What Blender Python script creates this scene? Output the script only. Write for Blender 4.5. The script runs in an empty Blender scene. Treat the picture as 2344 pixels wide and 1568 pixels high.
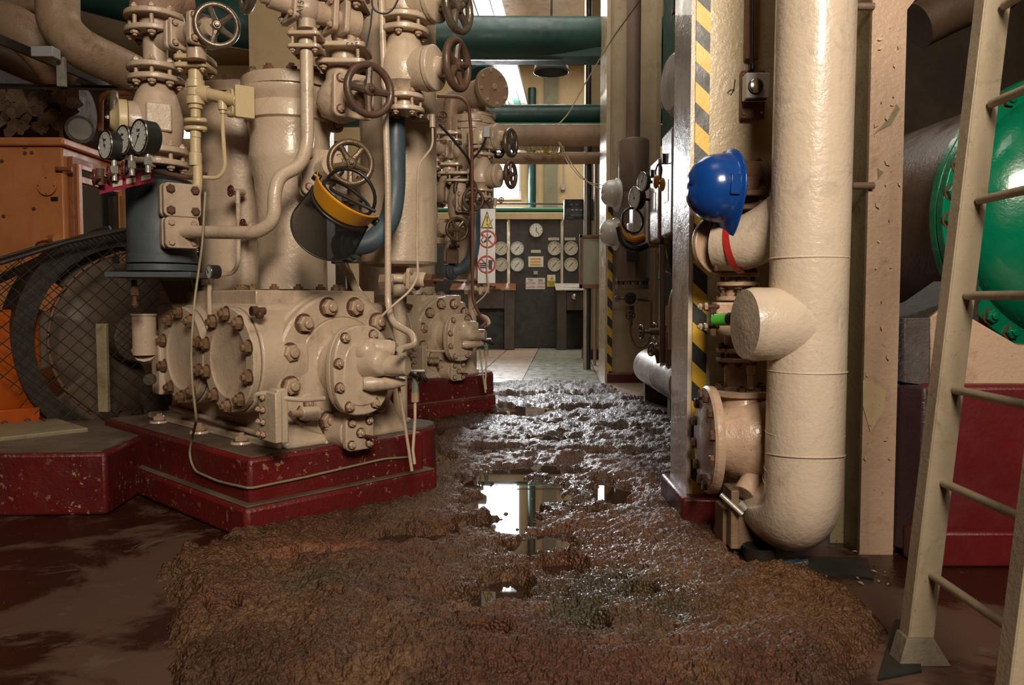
import bpy, math, random
import numpy as np
from mathutils import Vector as V, Matrix

R_ = random.Random(7)
C = bpy.context.scene.collection
scn = bpy.context.scene
F, CX, CY, H = 1800.0, 1172.0, 784.0, 0.8
PITCH = math.atan(96 / 1800)

# ------------------------------------------------------------------ camera
cam = bpy.data.cameras.new('camera')
cam.sensor_width = 36
cam.lens = 36 * F / 2344
cam.clip_end = 100
cam.clip_start = 0.02
camo = bpy.data.objects.new('camera', cam)
C.objects.link(camo)
camo.location = (0, 0, H)
camo.rotation_euler = (math.pi / 2 - PITCH, 0, 0)
scn.camera = camo
# ------------------------------------------------------------------ world, exposure, lights
w = bpy.data.worlds.new('world')
scn.world = w
w.use_nodes = True
w.node_tree.nodes['Background'].inputs[0].default_value = (0.93, 0.97, 1, 1)
w.node_tree.nodes['Background'].inputs[1].default_value = 6.0
scn.view_settings.view_transform = 'Standard'
scn.view_settings.look = 'None'
scn.view_settings.gamma = 1
scn.view_settings.use_curve_mapping = False
scn.view_settings.exposure = -0.12
scn.cycles.use_denoising = True
scn.cycles.max_bounces = 6
scn.cycles.diffuse_bounces = 3
scn.cycles.glossy_bounces = 3
scn.cycles.transmission_bounces = 6
scn.cycles.transparent_max_bounces = 12
scn.cycles.sample_clamp_indirect = 6
scn.cycles.caustics_reflective = False
scn.cycles.caustics_refractive = False


def area(name, loc, target, size, size_y, power, col=(1, 1, 1), spread=180):
    l = bpy.data.lights.new(name, 'AREA')
    l.shape = 'RECTANGLE'
    l.size, l.size_y, l.energy, l.color = size, size_y, power, col
    l.spread = math.radians(spread)
    o = bpy.data.objects.new(name, l)
    C.objects.link(o)
    o.location = loc
    d = V(target) - V(loc)
    o.rotation_euler = d.to_track_quat('-Z', 'Y').to_euler()
    return o


area('window_light_front', (0.7, -1.7, 3.0), (0.1, 3.4, 1.5), 1.3, 1.0, 86, (1.0, 0.87, 0.71), 100)  # added area light behind the camera; the front wall has no window
area('window_light_high', (-0.2, 1.0, 4.9), (-0.2, 3.0, 0.9), 1.4, 1.0, 20, (1.0, 0.88, 0.75))  # added area light high above the near aisle, belongs to no window
area('rooflight_middle', (0.4, 7.0, 5.05), (0.4, 7.0, 0), 2.4, 3.0, 95, (1.0, 0.93, 0.84))  # added area light under the closed ceiling; no roof opening there
area('rooflight_back', (0.6, 12.2, 5.05), (0.6, 12.4, 0), 4.5, 2.4, 200, (1.0, 0.93, 0.80))  # added overhead light for the far end, below unbroken ceiling
area('window_light_back', (-0.65, 14.8, 3.3), (0.1, 4, 0.2), 1.5, 1.1, 430, (0.95, 0.97, 1.0))

# ------------------------------------------------------------------ pixel helpers: rays of the 2344 x 1568 frame turned into points at real depths
cp, sp = math.cos(PITCH), math.sin(PITCH)


def ray(px, py):
    a, b = (px - CX) / F, (CY - py) / F
    return V((a, cp + b * sp, -sp + b * cp))


def P(px, py, d):
    r = ray(px, py)
    return V((0, 0, H)) + r * (d / r.y)


def FLO(px, py, z=0.0):
    r = ray(px, py)
    return V((0, 0, H)) + r * ((z - H) / r.z)


PC = FLO(563, 1243)                      # near corner of the front machine's plinth
ANG = math.radians(46.5)
RU = V((math.sin(math.pi / 2 - ANG), math.cos(math.pi / 2 - ANG), 0))    # along the right face, away from the camera
LV = V((-RU.y, RU.x, 0))                 # along the left face, away from the camera
UZ = V((0, 0, 1))


def M(u, v, z):
    return V((PC.x, PC.y, 0)) + RU * u + LV * v + UZ * z


def on_plane(px, py, p0, n):
    r = ray(px, py)
    o = V((0, 0, H))
    return o + r * ((p0 - o).dot(n) / r.dot(n))


def on_v(px, py, v):
    return on_plane(px, py, M(0, v, 0), LV)


def on_u(px, py, u):
    return on_plane(px, py, M(u, 0, 0), RU)


# ------------------------------------------------------------------ geometry collector
def frame(n):
    n = V(n).normalized()
    t = UZ if abs(n.z) < 0.9 else V((0, 1, 0))
    a = t.cross(n).normalized()
    b = n.cross(a).normalized()
    return a, b, n


class G:
    def __init__(s):
        s.v, s.f = [], []

    def add(s, vs, fs):
        k = len(s.v)
        s.v += [V(p) for p in vs]
        s.f += [tuple(i + k for i in q) for q in fs]
        return s

    def lathe(s, o, axis, prof, n=32, caps=True):
        a, b, c = frame(axis)
        o = V(o)
        vs = []
        for r, h in prof:
            for i in range(n):
                t = 2 * math.pi * i / n
                vs.append(o + c * h + (a * math.cos(t) + b * math.sin(t)) * max(r, 1e-4))
        fs = []
        for j in range(len(prof) - 1):
            for i in range(n):
                i2 = (i + 1) % n
                fs.append((j * n + i, j * n + i2, (j + 1) * n + i2, (j + 1) * n + i))
        if caps:
            fs.append(tuple(range(n - 1, -1, -1)))
            m = (len(prof) - 1) * n
            fs.append(tuple(m + i for i in range(n)))
        return s.add(vs, fs)

    def cyl(s, p0, p1, r0, r1=None, n=20):
        p0, p1 = V(p0), V(p1)
        d = p1 - p0
        return s.lathe(p0, d, [(r0, 0), (r0 if r1 is None else r1, d.length)], n)

    def torus(s, c, n, R, r, N=40, m=10, sc=1.0):
        a, b, c_ = frame(n)
        vs, fs = [], []
        for i in range(N):
            t = 2 * math.pi * i / N
            d = a * math.cos(t) + b * math.sin(t)
            for j in range(m):
                q = 2 * math.pi * j / m
                vs.append(V(c) + d * (R + r * math.cos(q)) + c_ * r * sc * math.sin(q))
        for i in range(N):
            for j in range(m):
                fs.append((i * m + j, ((i + 1) % N) * m + j, ((i + 1) % N) * m + (j + 1) % m, i * m + (j + 1) % m))
        return s.add(vs, fs)

    def tube(s, pts, r, n=12, fil=0.0, steps=6, rads=None):
        pts = [V(p) for p in pts]
        if fil > 0 and len(pts) > 2:
            q = [pts[0]]
            for i in range(1, len(pts) - 1):
                A, B, D = pts[i - 1], pts[i], pts[i + 1]
                d1, d2 = (A - B), (D - B)
                ang = d1.angle(d2)
                if ang > 3.1:
                    q.append(B)
                    continue
                f = min(fil, d1.length * .49, d2.length * .49)
                p1, p2 = B + d1.normalized() * f, B + d2.normalized() * f
                for k in range(steps + 1):
                    t = k / steps
                    q.append(p1 * (1 - t) ** 2 + B * 2 * t * (1 - t) + p2 * t * t)
            q.append(pts[-1])
            pts = q
        pp = [pts[0]]
        for p in pts[1:]:
            if (p - pp[-1]).length > 1e-5:
                pp.append(p)
        pts = pp
        m = len(pts)
        tan = []
        for i in range(m):
            t = pts[min(i + 1, m - 1)] - pts[max(i - 1, 0)]
            tan.append(t.normalized())
        a, b, _ = frame(tan[0])
        vs, fs = [], []
        for i in range(m):
            if i:
                a = (a - tan[i] * a.dot(tan[i])).normalized()
                b = tan[i].cross(a)
            rr = r if rads is None else r * (rads[0] + (rads[1] - rads[0]) * i / (m - 1))
            for j in range(n):
                t = 2 * math.pi * j / n
                vs.append(pts[i] + (a * math.cos(t) + b * math.sin(t)) * rr)
        for i in range(m - 1):
            for j in range(n):
                j2 = (j + 1) % n
                fs.append((i * n + j, i * n + j2, (i + 1) * n + j2, (i + 1) * n + j))
        fs.append(tuple(range(n - 1, -1, -1)))
        fs.append(tuple((m - 1) * n + j for j in range(n)))
        return s.add(vs, fs)

    def box(s, c, X, Y, Z):
        """centre and three half-axis vectors"""
        c, X, Y, Z = V(c), V(X), V(Y), V(Z)
        if X.cross(Y).dot(Z) < 0:
            X = -X
        vs = [c + X * i + Y * j + Z * k for i in (-1, 1) for j in (-1, 1) for k in (-1, 1)]
        return s.add(vs, [(0, 1, 3, 2), (4, 6, 7, 5), (0, 4, 5, 1), (2, 3, 7, 6), (0, 2, 6, 4), (1, 5, 7, 3)])

    def bb(s, x0, x1, y0, y1, z0, z1):
        return s.box(((x0 + x1) / 2, (y0 + y1) / 2, (z0 + z1) / 2), ((x1 - x0) / 2, 0, 0), (0, (y1 - y0) / 2, 0), (0, 0, (z1 - z0) / 2))

    def mb(s, u0, u1, v0, v1, z0, z1):
        return s.box(M((u0 + u1) / 2, (v0 + v1) / 2, (z0 + z1) / 2), RU * ((u1 - u0) / 2), LV * ((v1 - v0) / 2), UZ * ((z1 - z0) / 2))

    def prism(s, pts, n, t):
        """planar polygon of world points, thickened by t along n"""
        pts = [V(p) for p in pts]
        n = V(n).normalized()
        k = len(pts)
        nn = V((0, 0, 0))
        for i in range(k):
            nn += (pts[i] - pts[0]).cross(pts[(i + 1) % k] - pts[0])
        if nn.dot(n) > 0:
            pts = pts[::-1]
        vs = pts + [p + n * t for p in pts]
        fs = [tuple(range(k)), tuple(range(2 * k - 1, k - 1, -1))]
        fs += [(i, i + k, (i + 1) % k + k, (i + 1) % k) for i in range(k)]
        return s.add(vs, fs)

    def ball(s, c, r, n=20, sc=(1, 1, 1)):
        m = n // 2
        vs, fs = [], []
        for i in range(m + 1):
            ph = math.pi * i / m
            for j in range(n):
                t = 2 * math.pi * j / n
                vs.append(V(c) + V((r * sc[0] * math.sin(ph) * math.cos(t), r * sc[1] * math.sin(ph) * math.sin(t), r * sc[2] * math.cos(ph))))
        for i in range(m):
            for j in range(n):
                j2 = (j + 1) % n
                fs.append((i * n + j, (i + 1) * n + j, (i + 1) * n + j2, i * n + j2))
        return s.add(vs, fs)


def rounded(c, n, hx, hy, r, up=None, seg=5):
    """rounded rectangle outline around c in the plane of normal n"""
    n = V(n).normalized()
    if up is None:
        a, b, _ = frame(n)
    else:
        b = V(up).normalized()
        a = b.cross(n).normalized()
    out = []
    for sx, sy, t0 in ((1, 1, 0), (-1, 1, 90), (-1, -1, 180), (1, -1, 270)):
        for k in range(seg + 1):
            t = math.radians(t0 + 90 * k / seg)
            out.append(V(c) + a * (sx * (hx - r) + r * math.cos(t)) + b * (sy * (hy - r) + r * math.sin(t)))
    return out


# ------------------------------------------------------------------ objects
WL = {}
M1 = []
REC = [False]


def setp(o, label=None, cat=None, group=None, kind=None):
    if label: o['label'] = label
    if cat: o['category'] = cat
    if group: o['group'] = group
    if kind: o['kind'] = kind
    return o


def thing(name, label, cat, loc, group=None):
    o = bpy.data.objects.new(name, None)
    o.empty_display_size = .05
    C.objects.link(o)
    o.location = loc
    WL[o.name] = V(loc)
    setp(o, label, cat, group)
    if REC[0]: M1.append(o)
    return o


def obj(name, g, mat, parent=None, bev=0.0, smooth=35, seg=2, label=None, cat=None, group=None, kind=None):
    vs = g.v
    lo = V((min(p.x for p in vs), min(p.y for p in vs), min(p.z for p in vs)))
    hi = V((max(p.x for p in vs), max(p.y for p in vs), max(p.z for p in vs)))
    c = (lo + hi) / 2
    if parent is None:
        c.z = lo.z
    me = bpy.data.meshes.new(name)
    me.from_pydata([tuple(p - c) for p in vs], [], g.f)
    me.update()
    if mat is not None:
        for m_ in (mat if isinstance(mat, (list, tuple)) else [mat]):
            me.materials.append(m_)
    me.polygons.foreach_set('use_smooth', [True] * len(me.polygons))
    me.set_sharp_from_angle(angle=math.radians(smooth))
    o = bpy.data.objects.new(name, me)
    C.objects.link(o)
    WL[o.name] = c
    o.location = c
    if parent is not None:
        o.parent = parent
        o.location = c - WL[parent.name]
    if bev:
        b = o.modifiers.new('bevel', 'BEVEL')
        b.width, b.segments, b.limit_method, b.angle_limit = bev, seg, 'ANGLE', math.radians(40)
        b.harden_normals = False
    setp(o, label, cat, group, kind)
    if REC[0] and parent is None: M1.append(o)
    return o


_shared = {}


def shared(name, key, mat, parent, pos, n, scale, up=None, group=None):
    """a part that shares its mesh with its look-alikes; unit mesh built along +Z"""
    k = (key, mat.name)
    if k not in _shared:
        g = UNIT[key]()
        me = bpy.data.meshes.new(name)
        me.from_pydata([tuple(p) for p in g.v], [], g.f)
        me.update()
        me.materials.append(mat)
        if key == 'nut':
            me.materials.append(bpy.data.materials['rust_brown_steel'])
            for q in me.polygons[:20]: q.material_index = 1
        me.polygons.foreach_set('use_smooth', [True] * len(me.polygons))
        me.set_sharp_from_angle(angle=math.radians(32))
        _shared[k] = me
    o = bpy.data.objects.new(name, _shared[k])
    C.objects.link(o)
    a, b, c = frame(n)
    if up is not None:
        b = V(up).normalized(); a = b.cross(c).normalized(); b = c.cross(a)
    rot = Matrix((a, b, c)).transposed()
    th = R_.uniform(0, 1.0) if up is None else 0
    rot = rot @ Matrix.Rotation(th, 3, 'Z')
    sc = scale if isinstance(scale, (tuple, list)) else (scale,) * 3
    o.parent = parent
    o.rotation_mode = 'QUATERNION'
    o.location = V(pos) - (WL[parent.name] if parent else V((0, 0, 0)))
    o.rotation_quaternion = rot.to_quaternion()
    o.scale = sc
    WL[o.name] = V(pos)
    return o


def u_nut():
    g = G()
    def ring(r, h, n): return [V((r * math.cos(2 * math.pi * i / n), r * math.sin(2 * math.pi * i / n), h)) for i in range(n)]
    g.lathe((0, 0, 0), (0, 0, 1), [(1.24, 0), (1.2, .10)], 18)
    g.add(ring(1, .1, 6) + ring(1, .72, 6) + ring(.82, .86, 6), [(0, 1, 7, 6), (1, 2, 8, 7), (2, 3, 9, 8), (3, 4, 10, 9), (4, 5, 11, 10), (5, 0, 6, 11),
          (6, 7, 13, 12), (7, 8, 14, 13), (8, 9, 15, 14), (9, 10, 16, 15), (10, 11, 17, 16), (11, 6, 12, 17), (12, 13, 14, 15, 16, 17)])
    g.lathe((0, 0, .8), (0, 0, 1), [(.52, 0), (.52, .42), (.4, .52)], 14)
    return g


def u_bolt():
    g = G()
    def ring(r, h, n): return [V((r * math.cos(2 * math.pi * i / n), r * math.sin(2 * math.pi * i / n), h)) for i in range(n)]
    g.add(ring(1, -.02, 6) + ring(1, .6, 6) + ring(.82, .75, 6), [(0, 1, 7, 6), (1, 2, 8, 7), (2, 3, 9, 8), (3, 4, 10, 9), (4, 5, 11, 10), (5, 0, 6, 11),
          (6, 7, 13, 12), (7, 8, 14, 13), (8, 9, 15, 14), (9, 10, 16, 15), (10, 11, 17, 16), (11, 6, 12, 17), (12, 13, 14, 15, 16, 17)])
    return g


UNIT = {'nut': u_nut, 'bolt': u_bolt,
        'stud': lambda: G().lathe((0, 0, 0), (0, 0, 1), [(1, 0), (1, 1)], 12),
        'spoke': lambda: G().lathe((0, 0, 0), (0, 0, 1), [(.16, 0), (.11, .5), (.13, 1)], 8)}


def nut(parent, pos, n, r, mat, key='nut'):
    return shared('nut' if key == 'nut' else 'bolt', key, mat, parent, pos, n, r)


def circ(c, n, R, k, ph=0.0):
    a, b, _ = frame(n)
    return [V(c) + (a * math.cos(ph + 2 * math.pi * i / k) + b * math.sin(ph + 2 * math.pi * i / k)) * R for i in range(k)]


def flange(parent, c, n, R, t, mat, nmat=None, nb=0, nr=.01, br=None, ph=.3, key='nut', name='flange', sq=False, n_=40):
    """disc (or lobed square) of thickness t growing along n from c, nuts on its far face"""
    n = V(n).normalized()
    c = V(c)
    g = G()
    if sq:
        g.prism(rounded(c, n, R, R, R * .28), n, t)
    else:
        g.lathe(c, n, [(R, 0), (R, t)], n_)
    f = obj(name, g, mat, parent, bev=min(t * .22, .004))
    pts = circ(c + n * t, n, br or R * .8, nb, ph) if nb and not sq else []
    if sq and nb:
        a, b, _ = frame(n)
        q = R * .68
        pts = [c + n * t + a * (i * q) + b * (j * q) for i in (-1, 1) for j in (-1, 1)]
    for p in pts:
        nut(f, p, n, nr, nmat or mat, key)
    return f


def flange_pair(parent, c, n, R, t, gap, mat, nb, nr, nmat=None, sq=False, ph=.3):
    """two flanges facing each other across a gap, studs between, nuts outside; c is the middle of the gap"""
    n = V(n).normalized()
    c = V(c)
    f = flange(parent, c + n * gap / 2, n, R, t, mat, nmat, nb, nr, ph=ph, sq=sq)
    flange(parent, c - n * gap / 2, -n, R, t, mat, nmat, 0, nr, sq=sq)
    if sq:
        a, b, _ = frame(n)
        pts = [c + a * (i * R * .68) + b * (j * R * .68) for i in (-1, 1) for j in (-1, 1)]
    else:
        pts = circ(c, n, R * .8, nb, ph)
    for p in pts:
        shared('stud', 'stud', nmat or mat, f, p - n * gap / 2, n, (nr * .5, nr * .5, gap))
        nut(f, p - n * (gap / 2 + t), -n, nr, nmat or mat)
    parent_g = G().cyl(c - n * gap * .6, c + n * gap * .6, R * .52, n=24)
    obj('gasket_ring', parent_g, mat, parent)
    return f


def handwheel(parent, c, n, R, mat, ns=5, rim=None, stem=.08, stemmat=None):
    """cast handwheel, dished spokes from a hub; n points to the viewer's side"""
    n = V(n).normalized()
    c = V(c)
    rim = rim or R * .135
    wv = obj('handwheel', G().torus(c, n, R - rim, rim, 44, 10, 1.15), mat, parent, smooth=60)
    a, b, _ = frame(n)
    ph = R_.uniform(0, 6)
    for i in range(ns):
        t = ph + 2 * math.pi * i / ns
        d = a * math.cos(t) + b * math.sin(t)
        hub = c - n * rim * .6
        end = c + d * (R - rim)
        e = (end - (hub + d * R * .1))
        shared('spoke', 'spoke', mat, wv, hub + d * R * .1, e.normalized(), (R * 1.1, R * 1.1, e.length))
    obj('hub', G().lathe(c - n * rim * 1.8, n, [(R * .2, 0), (R * .24, rim * .8), (R * .22, rim * 2.6), (R * .15, rim * 3)], 20), mat, wv)
    nut(wv, c + n * rim * 1.2, n, R * .11, mat)
    if stem:
        obj('stem', G().cyl(c, c - n * stem, R * .085, n=12), stemmat or mat, parent)
    return wv
# ------------------------------------------------------------------ materials
def nodes(name):
    m = bpy.data.materials.new(name)
    m.use_nodes = True
    nt = m.node_tree
    return m, nt, nt.nodes['Principled BSDF']


def noise_(nt, scale, detail=4, rough=.55, vec=None, dist=0):
    n = nt.nodes.new('ShaderNodeTexNoise')
    n.inputs['Scale'].default_value = scale
    n.inputs['Detail'].default_value = detail
    n.inputs['Roughness'].default_value = rough
    n.inputs['Distortion'].default_value = dist
    if vec is not None: nt.links.new(vec, n.inputs['Vector'])
    return n


def ramp(nt, src, p0, p1, c0=0.0, c1=1.0):
    r = nt.nodes.new('ShaderNodeMapRange')
    r.clamp = True
    r.inputs['From Min'].default_value, r.inputs['From Max'].default_value = p0, p1
    r.inputs['To Min'].default_value, r.inputs['To Max'].default_value = c0, c1
    nt.links.new(src, r.inputs['Value'])
    return r.outputs['Result']


def mix(nt, fac, a, b):
    m = nt.nodes.new('ShaderNodeMix')
    m.data_type = 'RGBA'
    if hasattr(fac, 'node'): nt.links.new(fac, m.inputs[0])
    else: m.inputs[0].default_value = fac
    for i, c in ((6, a), (7, b)):
        if hasattr(c, 'node'): nt.links.new(c, m.inputs[i])
        else: m.inputs[i].default_value = (*c[:3], 1)
    return m.outputs[2]


def pos(nt, scale=None):
    g = nt.nodes.new('ShaderNodeNewGeometry')
    o = g.outputs['Position']
    if scale:
        mp = nt.nodes.new('ShaderNodeMapping')
        mp.inputs['Scale'].default_value = scale
        nt.links.new(o, mp.inputs['Vector'])
        o = mp.outputs[0]
    return o


def bumpn(nt, bs, layers, vec, dist=.004):
    prev = None
    for sc, st, det in layers:
        n = noise_(nt, sc, det, .6, vec)
        b = nt.nodes.new('ShaderNodeBump')
        b.inputs['Strength'].default_value = st
        b.inputs['Distance'].default_value = dist
        nt.links.new(n.outputs[0], b.inputs['Height'])
        if prev: nt.links.new(prev, b.inputs['Normal'])
        prev = b.outputs[0]
    if prev: nt.links.new(prev, bs.inputs['Normal'])
    return prev


def paint(name, c1, c2, rough=.38, dirt=(.12, .06, .025), damt=.35, speck=.3, bump=.35, metal=0, coat=0, seed=0, dscale=9, splat=None):
    m, nt, bs = nodes(name)
    p = pos(nt)
    if seed:
        mp = nt.nodes.new('ShaderNodeMapping')
        mp.inputs['Location'].default_value = (seed * 3.1, seed * 1.7, seed * 2.3)
        nt.links.new(p, mp.inputs['Vector'])
        p = mp.outputs[0]
    big = noise_(nt, 2.6, 4, .6, p)
    col = mix(nt, ramp(nt, big.outputs[0], .35, .65), c1, c2)
    if damt > 0:
        d = noise_(nt, dscale, 7, .68, p, .6)
        col = mix(nt, ramp(nt, d.outputs[0], .56, .74, 0, damt), col, dirt)
        st = noise_(nt, 14, 5, .6, pos(nt, (1, 1, .12)))
        col = mix(nt, ramp(nt, st.outputs[0], .56, .8, 0, damt * .7), col, dirt)
    if speck > 0:
        s = noise_(nt, 95, 2, .5, p)
        col = mix(nt, ramp(nt, s.outputs[0], .70, .74, 0, speck), col, tuple(x * .5 for x in dirt))
    if splat:
        s2 = noise_(nt, 42, 4, .6, p)
        rg = noise_(nt, 3.2, 2, .5, p)
        lo = ramp(nt, rg.outputs[0], .42, .62, .0, 1.0)
        mm = nt.nodes.new('ShaderNodeMath'); mm.operation = 'MULTIPLY'
        nt.links.new(ramp(nt, s2.outputs[0], .615, .63), mm.inputs[0]); nt.links.new(lo, mm.inputs[1])
        col = mix(nt, mm.outputs[0], col, splat)
    nt.links.new(col, bs.inputs['Base Color'])
    rn = noise_(nt, 12, 3, .5, p)
    nt.links.new(ramp(nt, rn.outputs[0], .3, .7, max(rough - .1, .05), rough + .14), bs.inputs['Roughness'])
    bs.inputs['Metallic'].default_value = metal
    if coat: bs.inputs['Coat Weight'].default_value = coat
    if bump: bumpn(nt, bs, [(9, bump * .9, 3), (70, bump * .8, 3)], p, .005)
    return m


def flat(name, c, rough=.5, metal=0, emit=0):
    m, nt, bs = nodes(name)
    bs.inputs['Base Color'].default_value = (*c, 1)
    bs.inputs['Roughness'].default_value = rough
    bs.inputs['Metallic'].default_value = metal
    return m


CREAM = paint('cream_machine_paint', (.60, .47, .345), (.50, .38, .27), .30, damt=.5, bump=.42, coat=.15)
PINK = paint('pinkish_valve_paint', (.55, .42, .31), (.44, .325, .235), .33, damt=.5, bump=.4, seed=1)
YCREAM = paint('yellow_cream_paint', (.60, .47, .27), (.53, .40, .22), .35, damt=.25, bump=.2, seed=2)
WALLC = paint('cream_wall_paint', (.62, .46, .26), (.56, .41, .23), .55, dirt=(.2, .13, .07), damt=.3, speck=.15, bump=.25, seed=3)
COLC = paint('cream_column_paint', (.62, .49, .32), (.54, .42, .26), .3, dirt=(.33, .2, .09), damt=.45, speck=.5, bump=.6, seed=4, coat=.3)
WHITEC = paint('off_white_gloss_paint', (.70, .57, .44), (.64, .51, .39), .3, dirt=(.27, .24, .20), damt=.5, speck=.1, bump=.5, seed=5, coat=.2)
TAN = paint('tan_pink_paint', (.58, .40, .28), (.50, .34, .235), .33, dirt=(.16, .07, .03), damt=.5, speck=.6, bump=.6, seed=6, coat=.2)
BROWNP = paint('brown_grey_paint', (.23, .155, .11), (.19, .125, .085), .4, damt=.4, bump=.3, seed=7)
GREY = paint('blue_grey_paint', (.085, .10, .11), (.065, .077, .085), .5, dirt=(.05, .04, .03), damt=.4, bump=.15, seed=8)
BLUEG = paint('slate_blue_paint', (.065, .10, .125), (.05, .08, .10), .48, dirt=(.05, .045, .04), damt=.3, bump=.12, seed=9)
GREEN = paint('bright_green_paint', (.0, .21, .10), (.0, .16, .075), .24, dirt=(.01, .06, .03), damt=.35, speck=.25, bump=.25, seed=10, coat=.4)
TEAL = paint('dark_green_paint', (.010, .062, .050), (.008, .045, .038), .42, dirt=(.04, .035, .02), damt=.45, bump=.15, seed=11)
TEAL2 = paint('sea_green_paint', (.02, .16, .09), (.02, .12, .07), .4, damt=.3, bump=.1, seed=12)
RED = paint('red_plinth_paint', (.15, .010, .009), (.085, .009, .010), .42, dirt=(.07, .03, .022), damt=.85, speck=.35, bump=.7, seed=13, splat=(.42, .27, .15))
DUST = paint('dusty_concrete', (.17, .12, .08), (.09, .055, .035), .75, dirt=(.05, .01, .01), damt=.8, bump=.5, seed=14, dscale=5)
REDB = paint('dark_red_base_paint', (.15, .014, .014), (.09, .012, .012), .35, dirt=(.03, .012, .01), damt=.5, bump=.5, seed=15)
ORANGE = paint('orange_cabinet_paint', (.60, .23, .085), (.48, .165, .055), .42, dirt=(.10, .04, .02), damt=.35, speck=.5, bump=.2, seed=16)
ORANGE2 = paint('deep_orange_paint', (.55, .11, .012), (.42, .08, .01), .3, dirt=(.10, .03, .01), damt=.4, speck=.2, bump=.15, seed=17)
RUSTBOX = paint('rusty_orange_steel', (.34, .12, .045), (.22, .075, .03), .55, dirt=(.04, .02, .012), damt=.8, bump=.5, seed=18)
RUST = paint('rust_brown_steel', (.15, .07, .035), (.085, .038, .02), .6, dirt=(.02, .012, .008), damt=.6, bump=.6, seed=19, dscale=30)
NUTM = paint('stained_painted_nut', (.25, .15, .085), (.13, .068, .034), .35, dirt=(.05, .02, .008), damt=.9, bump=.5, seed=20, dscale=40)
NUTP = paint('painted_nut', (.50, .36, .25), (.40, .27, .18), .35, dirt=(.09, .04, .015), damt=.7, bump=.4, seed=21, dscale=40)
WHRUST = paint('brown_handwheel_paint', (.12, .065, .042), (.085, .05, .034), .38, dirt=(.03, .015, .01), damt=.5, bump=.3, seed=22, dscale=20)
WHSTEEL = paint('worn_steel_handwheel', (.24, .19, .14), (.13, .10, .075), .3, dirt=(.05, .03, .02), damt=.6, bump=.35, metal=.55, seed=23, dscale=20)
WHBRASS = paint('brassy_worn_handwheel', (.20, .135, .075), (.13, .085, .05), .34, dirt=(.05, .025, .012), damt=.6, bump=.3, metal=.4, seed=24, dscale=20)
WHRED = paint('dark_red_small_wheel', (.17, .03, .03), (.09, .02, .02), .35, damt=.4, bump=.2, seed=25, dscale=20)
REDBR = paint('magenta_red_paint', (.30, .02, .05), (.22, .02, .04), .4, damt=.4, bump=.2, seed=26)
BLACK = paint('black_enamel', (.018, .018, .016), (.012, .012, .011), .4, dirt=(.05, .04, .03), damt=.3, bump=.1, seed=27)
DARKM = paint('dark_grimy_metal', (.035, .025, .018), (.02, .014, .01), .5, dirt=(.06, .03, .015), damt=.6, bump=.4, seed=28)
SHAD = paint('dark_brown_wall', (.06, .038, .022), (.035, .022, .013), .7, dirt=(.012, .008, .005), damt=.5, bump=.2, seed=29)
OCHRE = paint('ochre_ceiling_paint', (.25, .145, .045), (.20, .115, .035), .7, damt=.3, bump=.1, seed=30)
STEELT = paint('galvanised_tray', (.55, .52, .46), (.42, .40, .35), .35, dirt=(.08, .07, .05), damt=.5, bump=.3, metal=.5, seed=31)
PANELB = paint('charcoal_control_panel', (.045, .04, .034), (.03, .027, .023), .5, dirt=(.08, .07, .06), damt=.25, speck=.3, bump=.1, seed=32)
DESKG = paint('grey_brown_desk', (.085, .07, .058), (.065, .053, .045), .5, damt=.3, bump=.15, seed=33)
TIMBER = paint('varnished_reddish_wood', (.25, .10, .045), (.17, .065, .03), .4, dirt=(.05, .02, .01), damt=.5, bump=.2, seed=34)
FLYM = paint('dusty_flywheel_grey', (.13, .09, .06), (.085, .06, .04), .55, dirt=(.05, .03, .02), damt=.5, bump=.15, seed=35)
GWHITE = paint('grey_white_lagging', (.52, .47, .42), (.42, .37, .32), .4, dirt=(.12, .09, .06), damt=.6, speck=.5, bump=.6, seed=36)
TANKB = paint('dirty_tank_brown', (.13, .07, .04), (.07, .04, .028), .35, dirt=(.03, .018, .012), damt=.7, bump=.35, seed=37, dscale=4)
PURP = paint('purple_brown_plinth', (.065, .03, .035), (.045, .022, .026), .4, dirt=(.02, .01, .01), damt=.5, bump=.6, seed=38)
BOXW = paint('pale_enclosure_paint', (.75, .70, .68), (.66, .60, .57), .22, dirt=(.06, .03, .02), damt=.5, speck=.9, bump=.6, seed=39)
HATW = flat('white_helmet_plastic', (.62, .59, .53), .22)
HATB = paint('royal_blue_plastic', (.006, .055, .27), (.005, .045, .22), .22, dirt=(.005, .03, .12), damt=.2, speck=.05, bump=.04, seed=40)
YEL = paint('amber_yellow_plastic', (.72, .32, .02), (.62, .26, .015), .3, damt=.12, speck=0, bump=.04, dirt=(.3, .12, .01), seed=41)
YTAPE = paint('yellow_tape', (.80, .49, .04), (.72, .42, .03), .35, dirt=(.3, .2, .1), damt=.25, bump=.1, seed=42)
KTAPE = paint('black_tape', (.025, .025, .025), (.04, .04, .04), .35, dirt=(.3, .27, .24), damt=.35, bump=.15, seed=43)
RTAPE = flat('red_tape', (.45, .03, .025), .3)
GCAP = flat('green_cap_plastic', (.08, .42, .04), .3)
DIAL = flat('ivory_dial', (.52, .47, .36), .35)
DIALW = flat('white_dial', (.60, .60, .54), .3)
INK = flat('black_ink', (.015, .015, .015), .5)
CHROME = flat('chrome_bezel', (.6, .6, .58), .2, 1)
CABLEB = flat('black_cable', (.012, .012, .014), .4)
CABLEW = flat('grey_white_cable', (.42, .36, .28), .5)
CABLEY = flat('yellowish_cable', (.42, .30, .08), .5)
CUPPER = paint('brown_pipe_paint', (.17, .06, .03), (.12, .045, .025), .4, damt=.4, bump=.2, seed=44)
SIGNW = flat('white_sign', (.72, .70, .68), .35)
SIGNY = flat('yellow_sign', (.75, .58, .03), .4)
SIGNR = flat('red_print', (.50, .03, .04), .4)
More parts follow.
